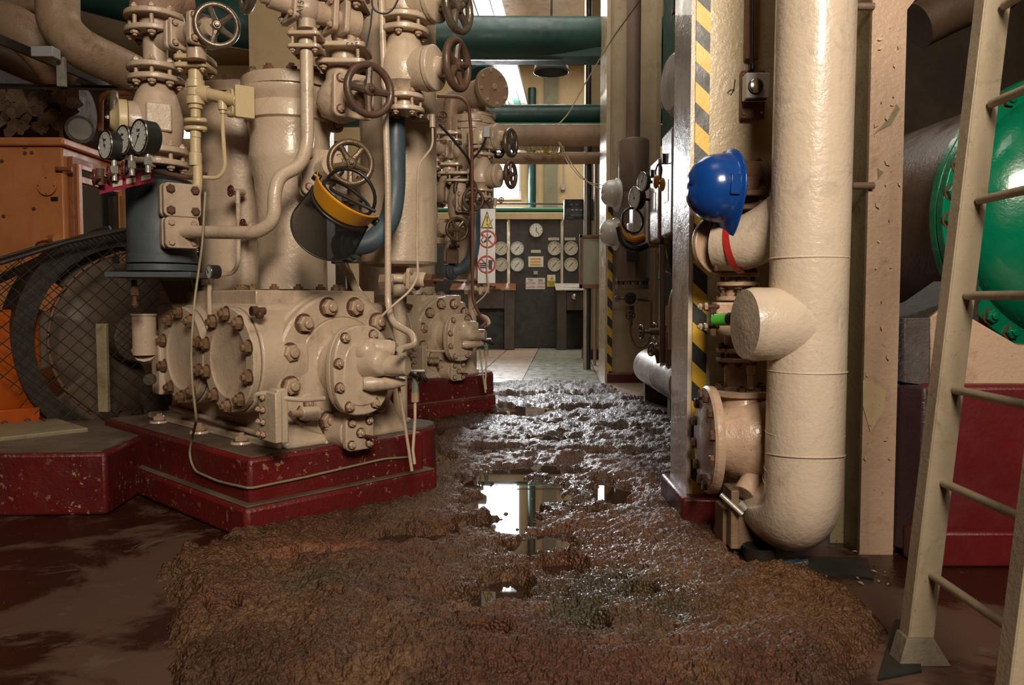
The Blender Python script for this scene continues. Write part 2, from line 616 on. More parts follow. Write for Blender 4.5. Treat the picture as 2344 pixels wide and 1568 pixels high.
SIGNO = flat('orange_print', (.75, .35, .03), .4)
SKIRT = paint('olive_cream_paint', (.30, .25, .15), (.24, .19, .11), .5, dirt=(.09, .05, .025), damt=.6, speck=.6, bump=.7, seed=45)
BOXM = flat('grey_plastic_box', (.35, .35, .34), .5)


def glassm():
    m, nt, bs = nodes('window_pane_glass')
    bs.inputs['Base Color'].default_value = (.9, .95, .95, 1)
    bs.inputs['Roughness'].default_value = .05
    bs.inputs['Transmission Weight'].default_value = 1
    bs.inputs['IOR'].default_value = 1.1
    return m


GLASS = glassm()
DGLASS = flat('dark_glass', (.01, .013, .015), .06)


def meshm():
    """fine woven black gauze: mostly opaque"""
    m, nt, bs = nodes('black_gauze')
    bs.inputs['Base Color'].default_value = (.012, .012, .012, 1)
    bs.inputs['Roughness'].default_value = .45
    bs.inputs['Alpha'].default_value = .90
    return m


GAUZE = meshm()


def floorm():
    m, nt, bs = nodes('worn_red_brown_floor')
    p = pos(nt)
    n1 = noise_(nt, 1.6, 7, .62, p, .5)
    n2 = noise_(nt, 5, 8, .7, p, .8)
    c = mix(nt, ramp(nt, n1.outputs[0], .50, .55), (.035, .009, .005), (.115, .06, .042))
    c = mix(nt, ramp(nt, n2.outputs[0], .58, .66), c, (.13, .09, .065))
    n3 = noise_(nt, 120, 2, .5, p)
    c = mix(nt, ramp(nt, n3.outputs[0], .735, .76), c, (.3, .2, .12))
    nt.links.new(c, bs.inputs['Base Color'])
    nt.links.new(ramp(nt, n1.outputs[0], .42, .6, .25, .6), bs.inputs['Roughness'])
    bumpn(nt, bs, [(12, .3, 4), (90, .3, 2)], p, .004)
    return m


def palefloor(name, a, b, r=.45):
    return paint(name, a, b, r, dirt=(.16, .13, .10), damt=.35, speck=.2, bump=.12, seed=50)


FLOORM = floorm()
TILEP = palefloor('pale_pink_tile', (.50, .39, .31), (.43, .33, .26), .35)
PLATEG = palefloor('pale_grey_plate', (.33, .34, .29), (.26, .27, .23), .3)


def sludgem():
    m, nt, bs = nodes('wet_brown_sludge')
    p = pos(nt)
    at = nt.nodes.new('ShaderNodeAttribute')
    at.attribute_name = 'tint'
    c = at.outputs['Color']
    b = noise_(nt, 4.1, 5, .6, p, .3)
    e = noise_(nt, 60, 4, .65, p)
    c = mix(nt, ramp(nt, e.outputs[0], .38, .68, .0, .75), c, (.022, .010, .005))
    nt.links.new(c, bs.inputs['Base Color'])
    wm = nt.nodes.new('ShaderNodeMath')
    wm.operation = 'MULTIPLY_ADD'
    nt.links.new(at.outputs['Alpha'], wm.inputs[0])
    wm.inputs[1].default_value = -.36
    nt.links.new(ramp(nt, b.outputs[0], .3, .7, .48, .62), wm.inputs[2])
    nt.links.new(wm.outputs[0], bs.inputs['Roughness'])
    v = nt.nodes.new('ShaderNodeTexVoronoi')
    v.feature = 'SMOOTH_F1'
    v.inputs['Scale'].default_value = 125
    v.inputs['Smoothness'].default_value = .25
    nt.links.new(p, v.inputs['Vector'])
    b1 = nt.nodes.new('ShaderNodeBump')
    b1.inputs['Strength'].default_value = 1.0
    b1.inputs['Distance'].default_value = .0065
    b1.invert = True
    nt.links.new(v.outputs['Distance'], b1.inputs['Height'])
    n4 = noise_(nt, 260, 3, .6, p)
    b2 = nt.nodes.new('ShaderNodeBump')
    b2.inputs['Strength'].default_value = .6
    b2.inputs['Distance'].default_value = .003
    nt.links.new(n4.outputs[0], b2.inputs['Height'])
    nt.links.new(b1.outputs[0], b2.inputs['Normal'])
    nt.links.new(b2.outputs[0], bs.inputs['Normal'])
    return m


SLUDGE = sludgem()
m_, nt_, bs_ = nodes('dark_puddle_water')
bs_.inputs['Base Color'].default_value = (.035, .016, .009, 1)
bs_.inputs['Roughness'].default_value = .02
bs_.inputs['Specular IOR Level'].default_value = .8
WATER = m_
# ------------------------------------------------------------------ room shell
def struct(name, g, mat, parent=None, bev=0, kind='structure', **k):
    return obj(name, g, mat, parent, bev, kind=kind if parent is None else None, **k)


fl = struct('floor', G().bb(-7.6, 3.9, -3.6, 15.2, -.3, 0), FLOORM)


def skew(x, y):
    return x + .065 * (y - 7.7)


def tile(x0, x1, y0, y1, mat, name='tile'):
    g = .006
    dz = R_.uniform(0, .003)
    q = [(skew(x0, y0) + g, y0 + g), (skew(x1, y0) - g, y0 + g), (skew(x1, y1) - g, y1 - g), (skew(x0, y1) + g, y1 - g)]
    obj(name, G().prism([(a, b, -.002) for a, b in q], (0, 0, 1), .008 + dz), mat, fl)


for i in range(14):
    y = 6.5 + i * .5
    for j in range(5):
        tile(-2.4 + j * .5, -1.9 + j * .5, y, y + .5, TILEP)
    tile(.86, 1.36, y, y + .5, TILEP)
for i in range(7):
    tile(.1, .86, 6.4 + i * 1.0, 7.4 + i * 1.0, PLATEG, 'floor_plate')

gw = G()
Y0, Y1 = 15.0, 15.2
wins = [(-6.9, -5.5, 2.55, 4.1), (-1.45, .175, 2.7, 3.85)]
xs = -7.6
for x0, x1, z0, z1 in wins:
    gw.bb(xs, x0, Y0, Y1, 0, 5.3)
    gw.bb(x0, x1, Y0, Y1, 0, z0)
    gw.bb(x0, x1, Y0, Y1, z1, 5.3)
    xs = x1
gw.bb(xs, 3.9, Y0, Y1, 0, 5.3)
wb = struct('wall_back', gw, WALLC)
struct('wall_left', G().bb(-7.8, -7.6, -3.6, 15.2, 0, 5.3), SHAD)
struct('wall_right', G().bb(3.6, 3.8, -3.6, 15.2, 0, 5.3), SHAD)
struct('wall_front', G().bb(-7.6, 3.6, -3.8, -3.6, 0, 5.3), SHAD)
struct('ceiling', G().bb(-7.8, 3.9, -3.8, 15.2, 5.2, 5.4), OCHRE)
for k, (x0, x1, z0, z1) in enumerate(wins):
    g = G()
    t = .04
    g.bb(x0, x1, 14.98, 15.06, z0, z0 + t).bb(x0, x1, 14.98, 15.06, z1 - t, z1)
    g.bb(x0, x0 + t, 14.98, 15.06, z0 + t, z1 - t).bb(x1 - t, x1, 14.98, 15.06, z0 + t, z1 - t)
    wf = struct('window_%d' % (k + 1), g, WHITEC)
    nx = 3
    for i in range(nx):
        a, b = x0 + t + (x1 - x0 - 2 * t) * i / nx, x0 + t + (x1 - x0 - 2 * t) * (i + 1) / nx
        obj('pane', G().bb(a + .012, b - .012, 15.02, 15.026, z0 + t, z1 - t), GLASS, wf)
        if i:
            obj('glazing_bar', G().bb(a - .012, a + .012, 15.0, 15.05, z0 + t, z1 - t), WHITEC, wf)
# pilaster on the back wall
struct('trim_1', G().bb(.60, .85, 14.9, 15.0, 0, 5.2), paint('grey_green_strip', (.24, .23, .15), (.20, .19, .13), .6))

# ------------------------------------------------------------------ sludge and standing water
def vnoise(x, y, seed):
    r = np.random.RandomState(seed)
    tab = r.rand(256, 256)
    xi, yi = np.floor(x).astype(int), np.floor(y).astype(int)
    fx, fy = x - xi, y - yi
    fx, fy = fx * fx * (3 - 2 * fx), fy * fy * (3 - 2 * fy)
    a, b = tab[xi & 255, yi & 255], tab[(xi + 1) & 255, yi & 255]
    c, d = tab[xi & 255, (yi + 1) & 255], tab[(xi + 1) & 255, (yi + 1) & 255]
    return (a * (1 - fx) + b * fx) * (1 - fy) + (c * (1 - fx) + d * fx) * fy


def fbm(x, y, s, seed, oc=4, gain=.5):
    t, amp, tot = 0, 1, 0
    for o in range(oc):
        t = t + amp * vnoise(x * s + o * 17.3, y * s + o * 9.1, seed + o)
        tot += amp
        amp *= gain
        s *= 2.03
    return t / tot


poly_px = [(330, 1600), (340, 1480), (350, 1400), (318, 1330), (352, 1285), (420, 1262), (500, 1240), (563, 1222), (700, 1180), (860, 1120), (985, 1075), (960, 1000), (935, 950), (1080, 915), (1110, 890), (1125, 878),
           (1240, 874), (1380, 882), (1450, 905), (1545, 960), (1700, 1050), (1790, 1150), (1770, 1240), (1730, 1290), (1860, 1318), (1960, 1362), (2056, 1420), (2040, 1500), (1960, 1600)]
poly = [FLO(a, b) for a, b in poly_px]
px_ = np.array([p.x for p in poly])
py_ = np.array([p.y for p in poly])


def sdist(X, Y):
    """signed distance to the outline, inside positive"""
    best = np.full(X.shape, 1e9)
    ins = np.zeros(X.shape, bool)
    n = len(px_)
    for i in range(n):
        x0, y0, x1, y1 = px_[i], py_[i], px_[(i + 1) % n], py_[(i + 1) % n]
        dx, dy = x1 - x0, y1 - y0
        t = np.clip(((X - x0) * dx + (Y - y0) * dy) / (dx * dx + dy * dy), 0, 1)
        best = np.minimum(best, np.hypot(X - x0 - t * dx, Y - y0 - t * dy))
        c = ((y0 > Y) != (y1 > Y)) & (X < (x1 - x0) * (Y - y0) / (y1 - y0 + 1e-12) + x0)
        ins ^= c
    return np.where(ins, best, -best)


rows, ys = [], 1.35
while ys < 8.0:
    rows.append(ys)
    ys += max(.0030, .00088 * ys * ys)
rows = np.array(rows)
NC = 900
Y = np.repeat(rows[:, None], NC, 1)
X = (np.linspace(-.62, .62, NC)[None, :]) * Y + 0.03
sd = sdist(X, Y)
wob = (fbm(X, Y, 9, 31, 5, .65) - .5) * .26 * np.clip(Y / 2.5, .6, 1.6)
m = np.clip((sd + wob * .8 + .03) / .16, 0, 1)
m = m * m * (3 - 2 * m)
n1 = fbm(X, Y, 2.2, 3, 5)
n2 = fbm(X, Y, 7, 11, 5, .6)
ridge = 1 - np.abs(fbm(X, Y * .7, 5, 21, 4) * 2 - 1)
def puffy(s_, seed, oc=3):
    t, amp, tot = 0, 1, 0
    for o in range(oc):
        t = t + amp * np.abs(vnoise(X * s_ + o * 7.7, Y * s_ + o * 3.1, seed + o) * 2 - 1)
        tot += amp
        amp *= .55
        s_ *= 1.9
    return t / tot


grain = puffy(34, 51, 3)
lump = puffy(9, 61, 3)


def cells(sc, seed):
    """rounded grains: a dome over each jittered cell point"""
    r = np.random.RandomState(seed)
    jx, jy, jr = r.rand(128, 128), r.rand(128, 128), r.rand(128, 128)
    x, y = X * sc, Y * sc
    xi, yi = np.floor(x).astype(int), np.floor(y).astype(int)
    best = np.zeros_like(X)
    for dx in (-1, 0, 1):
        for dy in (-1, 0, 1):
            a, b = (xi + dx) & 127, (yi + dy) & 127
            d2 = (x - xi - dx - jx[a, b]) ** 2 + (y - yi - dy - jy[a, b]) ** 2
            R2 = (.55 + .45 * jr[a, b]) ** 2
            best = np.maximum(best, np.sqrt(np.maximum(R2 - d2, 0)) * (.6 + .4 * jr[a, b]))
    return best


near_ = np.clip(3.4 - Y, 0, 1)
mid = fbm(X, Y, 17, 87, 3, .6)
hgt = .008 + .022 * n1 + .060 * (n2 - .40) + .016 * ridge + .022 * (mid - .4) + .006 * cells(30, 5) * (.35 + mid) + (.0075 * cells(75, 6) + .005 * cells(140, 8)) * (.4 + .6 * near_)
# hollows where water stands: (px, py, half-width px, half-height px)
pud = [(1160, 1150, 85, 50), (1100, 1120, 60, 22), (1205, 1178, 60, 30), (1240, 1130, 60, 30), (1400, 1140, 42, 30), (1345, 1188, 45, 12), (1260, 1262, 60, 30), (1200, 1275, 40, 18), (1285, 1322, 62, 24),
       (1165, 1360, 60, 26), (1130, 1400, 70, 30), (950, 1245, 100, 14), (800, 1285, 110, 10), (1110, 1220, 60, 16), (1230, 1085, 100, 12), (1300, 1092, 70, 8), (1200, 942, 70, 9), (1330, 940, 80, 6), (1420, 985, 60, 8),
       (1120, 950, 80, 8), (1130, 1035, 70, 9), (1380, 1045, 90, 9), (1500, 1000, 40, 8), (1470, 1395, 40, 15), (1110, 1495, 60, 18), (1350, 1462, 60, 14), (1165, 910, 90, 5), (1330, 905, 70, 4), (775, 1410, 14, 9), (400, 1330, 40, 8), (505, 1425, 40, 12), (1260, 1010, 60, 8), (1030, 985, 50, 7), (700, 1300, 100, 14)]
hol = np.zeros_like(X)
for a, b, hw, hh in pud:
    c = FLO(a, b)
    rx = hw * c.y / F
    ry = (FLO(a, b - hh).y - FLO(a, b + hh).y) / 2
    q = np.hypot((X - c.x) / rx, (Y - c.y) / ry) + (n2 - .5) * 1.3 + (lump - .35) * .9
    hol = np.maximum(hol, np.clip((1.25 - q) / .45, 0, 1))
hol = hol * hol * (3 - 2 * hol)
low = np.zeros_like(X)
for a, b, hw, hh, k_ in ((1230, 1130, 200, 75, .55), (1250, 1260, 170, 60, .45), (1160, 1380, 120, 60, .4), (1250, 960, 220, 40, .45), (900, 1260, 230, 30, .5), (1330, 1420, 200, 60, .3)):
    c = FLO(a, b)
    q = np.hypot((X - c.x) / (hw * c.y / F), (Y - c.y) / ((FLO(a, b - hh).y - FLO(a, b + hh).y) / 2))
    low = np.maximum(low, np.clip(1.3 - q, 0, 1) * k_)
hgt = hgt - low * .028
far = np.clip((Y - 2.6) / 1.6, 0, 1)
hgt = hgt + far * (-.010 + .012 * (fbm(X, Y * 1.6, 6, 91, 3) - .5) * 2)
hgt = hgt * (1 - hol) + (.002 + .004 * n2) * hol
Z = hgt * m - .03 * (1 - m)
NR = len(rows)
vs = np.stack([X, Y, Z], -1).reshape(-1, 3)
idx = np.arange(NR * NC).reshape(NR, NC)
quads = np.stack([idx[:-1, :-1], idx[:-1, 1:], idx[1:, 1:], idx[1:, :-1]], -1).reshape(-1, 4)
keep = (m.reshape(-1)[quads] > .02).any(1)
quads = quads[keep]
used = np.unique(quads)
remap = -np.ones(NR * NC, int)
remap[used] = np.arange(len(used))
vs, quads = vs[used], remap[quads]
me = bpy.data.meshes.new('sludge')
me.vertices.add(len(vs))
me.vertices.foreach_set('co', vs.astype(np.float32).ravel())
me.loops.add(quads.size)
me.loops.foreach_set('vertex_index', quads.astype(np.int32).ravel())
me.polygons.add(len(quads))
me.polygons.foreach_set('loop_start', np.arange(0, quads.size, 4, dtype=np.int32))
me.polygons.foreach_set('loop_total', np.full(len(quads), 4, np.int32))
me.polygons.foreach_set('use_smooth', np.ones(len(quads), bool))
me.update(calc_edges=True)
me.materials.append(SLUDGE)


def blob(a, b, hw, hh, wob_=.5):
    c = FLO(a, b)
    q = np.hypot((X - c.x) / (hw * c.y / F), (Y - c.y) / ((FLO(a, b - hh).y - FLO(a, b + hh).y) / 2)) + (n2 - .5) * wob_ * 3
    q = np.clip(1.35 - q, 0, 1)
    return (q * q * (3 - 2 * q))[..., None]


def lerp3(c, d, t): return c * (1 - t) + np.array(d) * t


t1 = fbm(X, Y, 3.1, 141, 4)[..., None]
t2 = fbm(X, Y, 8, 151, 4, .6)[..., None]
col_ = lerp3(np.ones(X.shape + (3,)) * np.array((.095, .042, .019)), (.17, .088, .042), np.clip((t1 - .38) / .25, 0, 1))
col_ = lerp3(col_, (.22, .13, .068), np.clip((t2 - .55) / .15, 0, 1) * .8)
col_ = lerp3(col_, (.17, .06, .03), np.clip((fbm(X, Y, 4.3, 161, 4)[..., None] - .56) / .1, 0, 1) * .45)
col_ = lerp3(col_, (.30, .13, .075), blob(715, 1290, 150, 34))
col_ = lerp3(col_, (.18, .065, .035), blob(1350, 1240, 110, 22) * .7)
col_ = lerp3(col_, (.075, .08, .045), blob(1400, 1400, 190, 70) * .85)
col_ = lerp3(col_, (.11, .10, .06), blob(740, 1370, 120, 30) * .6)
col_ = lerp3(col_, (.25, .13, .055), blob(1800, 1380, 230, 90) * .6)
col_ = lerp3(col_, (.24, .145, .075), blob(500, 1330, 190, 40) * .5)
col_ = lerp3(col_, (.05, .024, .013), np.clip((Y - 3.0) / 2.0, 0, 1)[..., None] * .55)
wet = np.maximum.reduce([blob(1230, 1130, 230, 110, .3), blob(1290, 1290, 230, 80, .3), blob(1400, 1390, 230, 70, .3), blob(1240, 950, 260, 70, .3), blob(1160, 1380, 110, 50, .3)])
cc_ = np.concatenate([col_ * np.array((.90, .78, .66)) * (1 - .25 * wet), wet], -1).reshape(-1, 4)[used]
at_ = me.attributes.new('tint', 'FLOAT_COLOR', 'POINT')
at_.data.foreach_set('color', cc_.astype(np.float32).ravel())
sl = bpy.data.objects.new('sludge', me)
C.objects.link(sl)
setp(sl, 'wet lumpy brown sludge spread over the aisle floor between the machines', 'sludge', kind='stuff')
# standing water, a thin sheet that only shows in the hollows
g = G()
inner = []
cx_, cy_ = px_.mean(), py_.mean()
g.prism([(cx_ + (x - cx_) * .9, cy_ + (y - cy_) * .93, .0) for x, y in zip(px_, py_)], (0, 0, 1), .0115)
wt = obj('puddle', g, WATER)
setp(wt, 'dark standing water shining in the hollows of the sludge', 'water', kind='stuff')
# ------------------------------------------------------------------ the front machine (recorded, then copied for the rear one)
REC[0] = True
uL, vN, zC = -RU, -LV, .555      # side covers face -RU, end cover faces -LV
# plinth
pl = obj('machine_plinth', G().mb(0, .84, 0, 1.36, 0, .115), RED, bev=.018,
         label='two-step red concrete plinth with dusty ledges under the @ compressor', cat='plinth')
obj('upper_step', G().mb(.035, .80, .04, 1.36, .10, .268), RED, pl, bev=.014)
obj('dusty_top', G().mb(.055, .78, .06, 1.34, .262, .2715), DUST, pl, bev=.004)
obj('dusty_ledge', G().mb(.008, .83, .008, 1.3, .112, .119), DUST, pl, bev=.003)
g = G()
lp = M(.86, .26, 0)
g.lathe(lp, UZ, [(.15, 0), (.145, .262)], 24)
obj('round_pad', g, RED, pl, bev=.01)
obj('pad_top', G().lathe(lp, UZ, [(.14, .262), (.138, .272)], 24), DUST, pl)

# compressor body
cp_ = thing('compressor', 'cream painted @ reciprocating compressor with bolted round end cover and side covers', 'compressor', M(.42, .5, .27))
g = G()
g.lathe(M(.445, .13, zC), LV, [(.262, 0), (.275, .02), (.275, .90), (.25, .93)], 48)
g.mb(.14, .70, .16, 1.02, .52, .79)
obj('crankcase', g, CREAM, cp_, bev=.03, seg=3)
g = G()
b4 = [M(.20, .08, .268), M(.76, .08, .268), M(.70, .14, .43), M(.20, .14, .43)]
b5 = [M(.20, 1.06, .268), M(.76, 1.06, .268), M(.70, 1.02, .43), M(.20, 1.02, .43)]
g.add(b4 + b5, [(0, 1, 2, 3), (7, 6, 5, 4), (0, 4, 5, 1), (1, 5, 6, 2), (2, 6, 7, 3), (3, 7, 4, 0)])
obj('base_casting', g, CREAM, cp_, bev=.02, seg=3)
ft = obj('base_flange', G().mb(.175, .78, .12, 1.22, .270, .298), CREAM, cp_, bev=.006)
for vv in (.32, .66, 1.05):
    obj('foot_pad', G().lathe(M(.155, vv, .268), UZ, [(.04, 0), (.036, .012)], 20), CREAM, ft)
    nut(ft, M(.155, vv, .280), UZ, .024, NUTP)
obj('base_rib', G().tube([M(.185, .18, .31), M(.185, 1.0, .34)], .010), CREAM, cp_)
# end cover
ec = obj('end_cover', G().lathe(M(.447, .13, zC), vN, [(.272, 0), (.272, .030), (.262, .038), (.186, .038), (.182, .034), (.176, .039), (.135, .042), (.118, .052), (.112, .075), (.110, .14), (.108, .19)], 64), CREAM, cp_, smooth=28)
RB, zc = .228, zC
for i in range(12):
    t = math.radians(15 + 30 * i)
    nut(ec, M(.447 + RB * math.cos(t), .092, zc + RB * math.sin(t)), vN, .031, NUTP)
# oil pump cover
pv = -.10
pcen = on_v(832, 848, pv)
pu, pz = (pcen - M(0, 0, 0)).dot(RU), pcen.z
def stad(c, n, hx, hy, k=48, pw=2.6):
    b = UZ; a = b.cross(n).normalized()
    out = []
    for i in range(k):
        t = 2 * math.pi * i / k
        ct, st = math.cos(t), math.sin(t)
        out.append(V(c) + a * hx * math.copysign(abs(ct) ** (2 / pw), ct) + b * hy * math.copysign(abs(st) ** (2 / pw), st))
    return out
obj('pump_flange', G().prism(stad(M(pu, pv + .06, pz), vN, .118, .158), vN, .026), CREAM, ec, bev=.005)
pc = obj('oil_pump_cover', G().prism(stad(M(pu, pv + .032, pz), vN, .120, .160), vN, .030), CREAM, cp_, bev=.006)
obj('raised_panel', G().prism(stad(M(pu - .002, pv + .01, pz - .012), vN, .082, .115), vN, .012), CREAM, pc, bev=.005)
for a_, b_ in ((-.075, .118), (.045, .125), (-.103, .03), (-.100, -.055), (-.06, -.125), (.05, -.122), (.100, -.05), (.098, .045)):
    nut(pc, M(pu + a_, pv + .002, pz + b_), vN, .0165, NUTP)
g = G()
q0 = M(pu + .03, pv + .012, pz + .03)
g.lathe(q0, vN, [(.068, 0), (.060, .03), (.052, .06), (.046, .085), (.036, .095)], 28)
g.lathe(M(pu - .005, pv + .01, pz + .085), (vN * .5 + UZ * -.1 + RU * .8), [(.030, 0), (.034, .03), (.034, .10), (.026, .12)], 20)
g.lathe(M(pu - .01, pv - .01, pz - .045), (vN * .45 + RU * .9), [(.022, 0), (.03, .03), (.026, .10), (.014, .15)], 20)
g.ball(M(pu + .01, pv - .005, pz + .07), .046)
obj('pump_body', g, CREAM, pc, smooth=60)
obj('plunger_cap', G().lathe(M(pu + .035, pv - .03, pz + .018), (vN * .8 + RU * .45), [(.036, 0), (.038, .06), (.036, .115), (.032, .12)], 28), CREAM, pc, bev=.004)
obj('feed_boss', G().cyl(M(pu - .10, .035, pz - .155), M(pu - .17, .04, pz - .15), .026, .024), CREAM, ec, bev=.004)
obj('feed_nipple', G().cyl(M(pu - .17, .04, pz - .15), M(pu - .21, .04, pz - .148), .014, .012), NUTP, ec)
# lower filter flange
lf = on_v(820, 990, -.02)
fo = obj('filter_housing', G().lathe(lf + LV * .10 + uL * .0, vN, [(.075, -.02), (.070, .05), (.068, .085)], 30), CREAM, cp_, bev=.004)
f2 = obj('filter_cover', G().prism(rounded(lf + LV * .012, vN, .062, .064, .025, UZ), vN, .026), CREAM, cp_, bev=.005)
for a_, b_ in ((-.038, .04), (.038, .042), (-.04, -.04), (.038, -.042)):
    nut(f2, lf + vN * .014 + RU * a_ + UZ * b_, vN, .0145, NUTP)
nut(f2, lf + vN * .014, vN, .016, NUTP)
obj('drain_knob', G().cyl(lf + vN * .014 + RU * .012 + UZ * -.012, lf + vN * .07 + RU * .03 + UZ * -.015, .006), WHRED, f2)
for q in ((748, 962), (762, 1019), (706, 873 + 50)):
    p = on_v(q[0], q[1], .085)
    s_ = obj('bolt_boss', G().cyl(p + LV * .05, p, .036, .033), CREAM, cp_, bev=.004)
    nut(s_, p, vN, .029 if q[0] == 748 else .018, NUTP)
# top deck
dk = G()
dk.mb(.16, .68, .20, 1.03, .775, .838)
dk.lathe(M(.42, .40, .775), UZ, [(.228, 0), (.228, .063)], 56)
deck = obj('cylinder_deck', dk, CREAM, cp_, bev=.004)
obj('joint_ring', G().lathe(M(.42, .40, .745), UZ, [(.222, 0), (.222, .028)], 56), CREAM, cp_, bev=.003)
for i in range(14):
    t = math.radians(-165 + 26 * i)
    nut(deck, M(.42 + .195 * math.cos(t), .40 + .195 * math.sin(t), .838), UZ, .0185, NUTM)
for vv in (.68, .78, .88, .98):
    nut(deck, M(.195, vv, .838), UZ, .0185, NUTM)
# side covers
for k, vv in enumerate((.275, .655)):
    obj('cover_rim', G().lathe(M(.30, vv, .587), uL, [(.192, 0), (.196, .165), (.196, .182)], 56), CREAM, cp_, bev=.006)
    sc_ = obj('side_cover', G().lathe(M(.112, vv, .587), uL, [(.190, 0), (.190, .022), (.186, .027), (.136, .027), (.132, .023), (.122, .019), (.07, .012), (.0, .010)], 56, caps=False), CREAM, cp_, smooth=30)
    for i in range(10):
        t = math.radians(18 + 36 * i)
        nut(sc_, M(.085, vv + .166 * math.cos(t), .587 + .166 * math.sin(t)), uL, .0235, NUTM)
# small rusty fitting above the near side cover, cone boss
fp = P(606, 712, 2.72)
obj('rusty_fitting', G().cyl(fp, fp + uL * .05, .013).cyl(fp + uL * .03, fp + uL * .05, .017).ball(fp + uL * .02 + UZ * -.012, .016), RUST, cp_)
# level sight block with two rows of nuts
sb = on_u(606, 955, .04)
sbk = obj('sight_block', G().box(sb + RU * .02, RU * .012, LV * .055, UZ * .082).box(sb + RU * .05, RU * .02, LV * .028, UZ * .09), CREAM, cp_, bev=.004)
for i in range(4):
    for j in (-1, 1):
        nut(sbk, sb + RU * .008 + LV * (j * .016 + .036) + UZ * (.062 - i * .041), uL, .0095, NUTP)
# far end casing
g = G()
g.lathe(M(.42, 1.02, zC), LV, [(.235, 0), (.225, .13), (.15, .2), (.1, .34)], 40)
obj('bearing_housing', g, PINK, cp_, bev=.008)
fc = P(330, 745, 3.2)
g = G().cyl((fc.x, fc.y, fc.z - .12), (fc.x, fc.y, fc.z + .04), .046, n=28)
g.cyl((fc.x, fc.y, fc.z + .04), (fc.x, fc.y, fc.z + .048), .05, n=28)
g.tube([(fc.x, fc.y, fc.z - .1), M(.2, 1.12, fc.z - .2)], .05)
obj('oil_filler', g, PINK, cp_, smooth=50)
p0, p1 = P(352, 742, 3.12), P(400, 860, 3.1)
g = G().cyl(P(390, 745, 3.1), P(390, 930, 3.1), .05, n=24).cyl(P(355, 700, 3.15), P(356, 790, 3.1), .03)
obj('shaft_seal_housing', G().cyl(M(.30, .98, .56), M(.27, 1.18, .55), .17, .12, 36).box(P(372, 835, 3.22), RU * .03, LV * .04, UZ * .12), PINK, cp_, bev=.008)
sh = obj('seal_flange', G().lathe(M(.27, 1.17, .55), LV, [(.13, 0), (.13, .03)], 32), PINK, cp_, bev=.004)
for p in circ(M(.27, 1.17, .55), vN, .112, 7, .2):
    nut(sh, p, vN, .012, WHRED)
obj('blanking_disc', G().cyl(P(345, 868, 3.08), P(341, 869, 3.05), .022), DARKM, cp_)

# cylinders: profile in (half-width px, y px) at one depth, drawn on the real axis
def stack(name, px, d, prof, mat, parent, n=48, smooth=30, bev=0):
    b = P(px, prof[0][1], d)
    return obj(name, G().lathe((b.x, b.y, 0), UZ, [(r * d / F, P(px, y, d - r * d / F * .92).z) for r, y in prof], n), mat, parent, smooth=smooth, bev=bev)


c1 = M(.42, .40, 0)
D1 = c1.y
X1 = CX + F * c1.x / c1.y * .995
cy1 = stack('cylinder', X1, D1, [(77, 662), (75, 640), (77, 450), (80, 405), (90, 360), (92, 350), (90, 335), (88, 300), (92, 268), (99, 262), (99, 232), (96, 224), (104, 206), (108, 196), (108, 187)], CREAM, cp_)
hd1 = stack('cylinder_head', X1, D1, [(112, 186), (112, 163), (109, 159), (60, 157)], PINK, cp_)
for i in range(12):
    t = i * math.pi / 6 + .25
    p = V((WL[hd1.name].x, WL[hd1.name].y, P(X1, 159, D1 - .175).z)) + V((math.cos(t), math.sin(t), 0)) * .165
    nut(hd1, p, UZ, .021, RUST)
# inspection branch on the near cylinder, behind the round valve flange
c2 = M(.42, .80, 0)
X2 = CX + F * c2.x / c2.y
cy2 = stack('cylinder', X2, c2.y, [(88, 665), (88, 560), (90, 480), (98, 430), (100, 210)], PINK, cp_)
hd2 = stack('cylinder_head', X2, c2.y, [(116, 208), (116, 188), (112, 184), (60, 182)], PINK, cp_)
for i in range(12):
    t = i * math.pi / 6
    p = V((WL[hd2.name].x, WL[hd2.name].y, P(X2, 184, c2.y - .2).z)) + V((math.cos(t), math.sin(t), 0)) * .19
    nut(hd2, p, UZ, .020, RUST)
# left crosshead leg (bracket below the strainer)
obj('strainer_bracket', G().add([P(365, 640, 3.2), P(440, 640, 3.2), P(450, 716, 3.2), P(400, 716, 3.2), P(365, 640, 3.35), P(440, 640, 3.35), P(450, 716, 3.35), P(400, 716, 3.35)],
    [(0, 1, 2, 3), (7, 6, 5, 4), (0, 4, 5, 1), (1, 5, 6, 2), (2, 6, 7, 3), (3, 7, 4, 0)]), SKIRT, cp_, bev=.006)

# ---- right-hand oil separator vessel
sep = thing('separator_vessel', 'tall cream cylindrical vessel on a slim leg at the right of the @ compressor', 'vessel', P(905, 965, 3.38))
ds = 3.42
sb_ = P(914, 605, ds)
ax = V((sb_.x, sb_.y, 0))
r_ = .163
zt = P(914, -40, ds).z
obj('shell', G().lathe(ax, UZ, [(.10, sb_.z - .012), (r_ - .01, sb_.z - .004), (r_, sb_.z + .008), (r_, zt)], 56), CREAM, sep)
g = G().cyl(ax + UZ * .27, ax + UZ * (sb_.z + .02), .031, n=28)
g.cyl(ax + UZ * .27, ax + UZ * .285, .045, n=28)
leg_ = obj('leg', g, CREAM, sep, bev=.003)
obj('leg_collar', G().cyl(ax + UZ * (sb_.z - .06), ax + UZ * (sb_.z - .005), .042, n=28).cyl(ax + UZ * (sb_.z - .075), ax + UZ * (sb_.z - .06), .062, n=28), CREAM, sep, bev=.002)
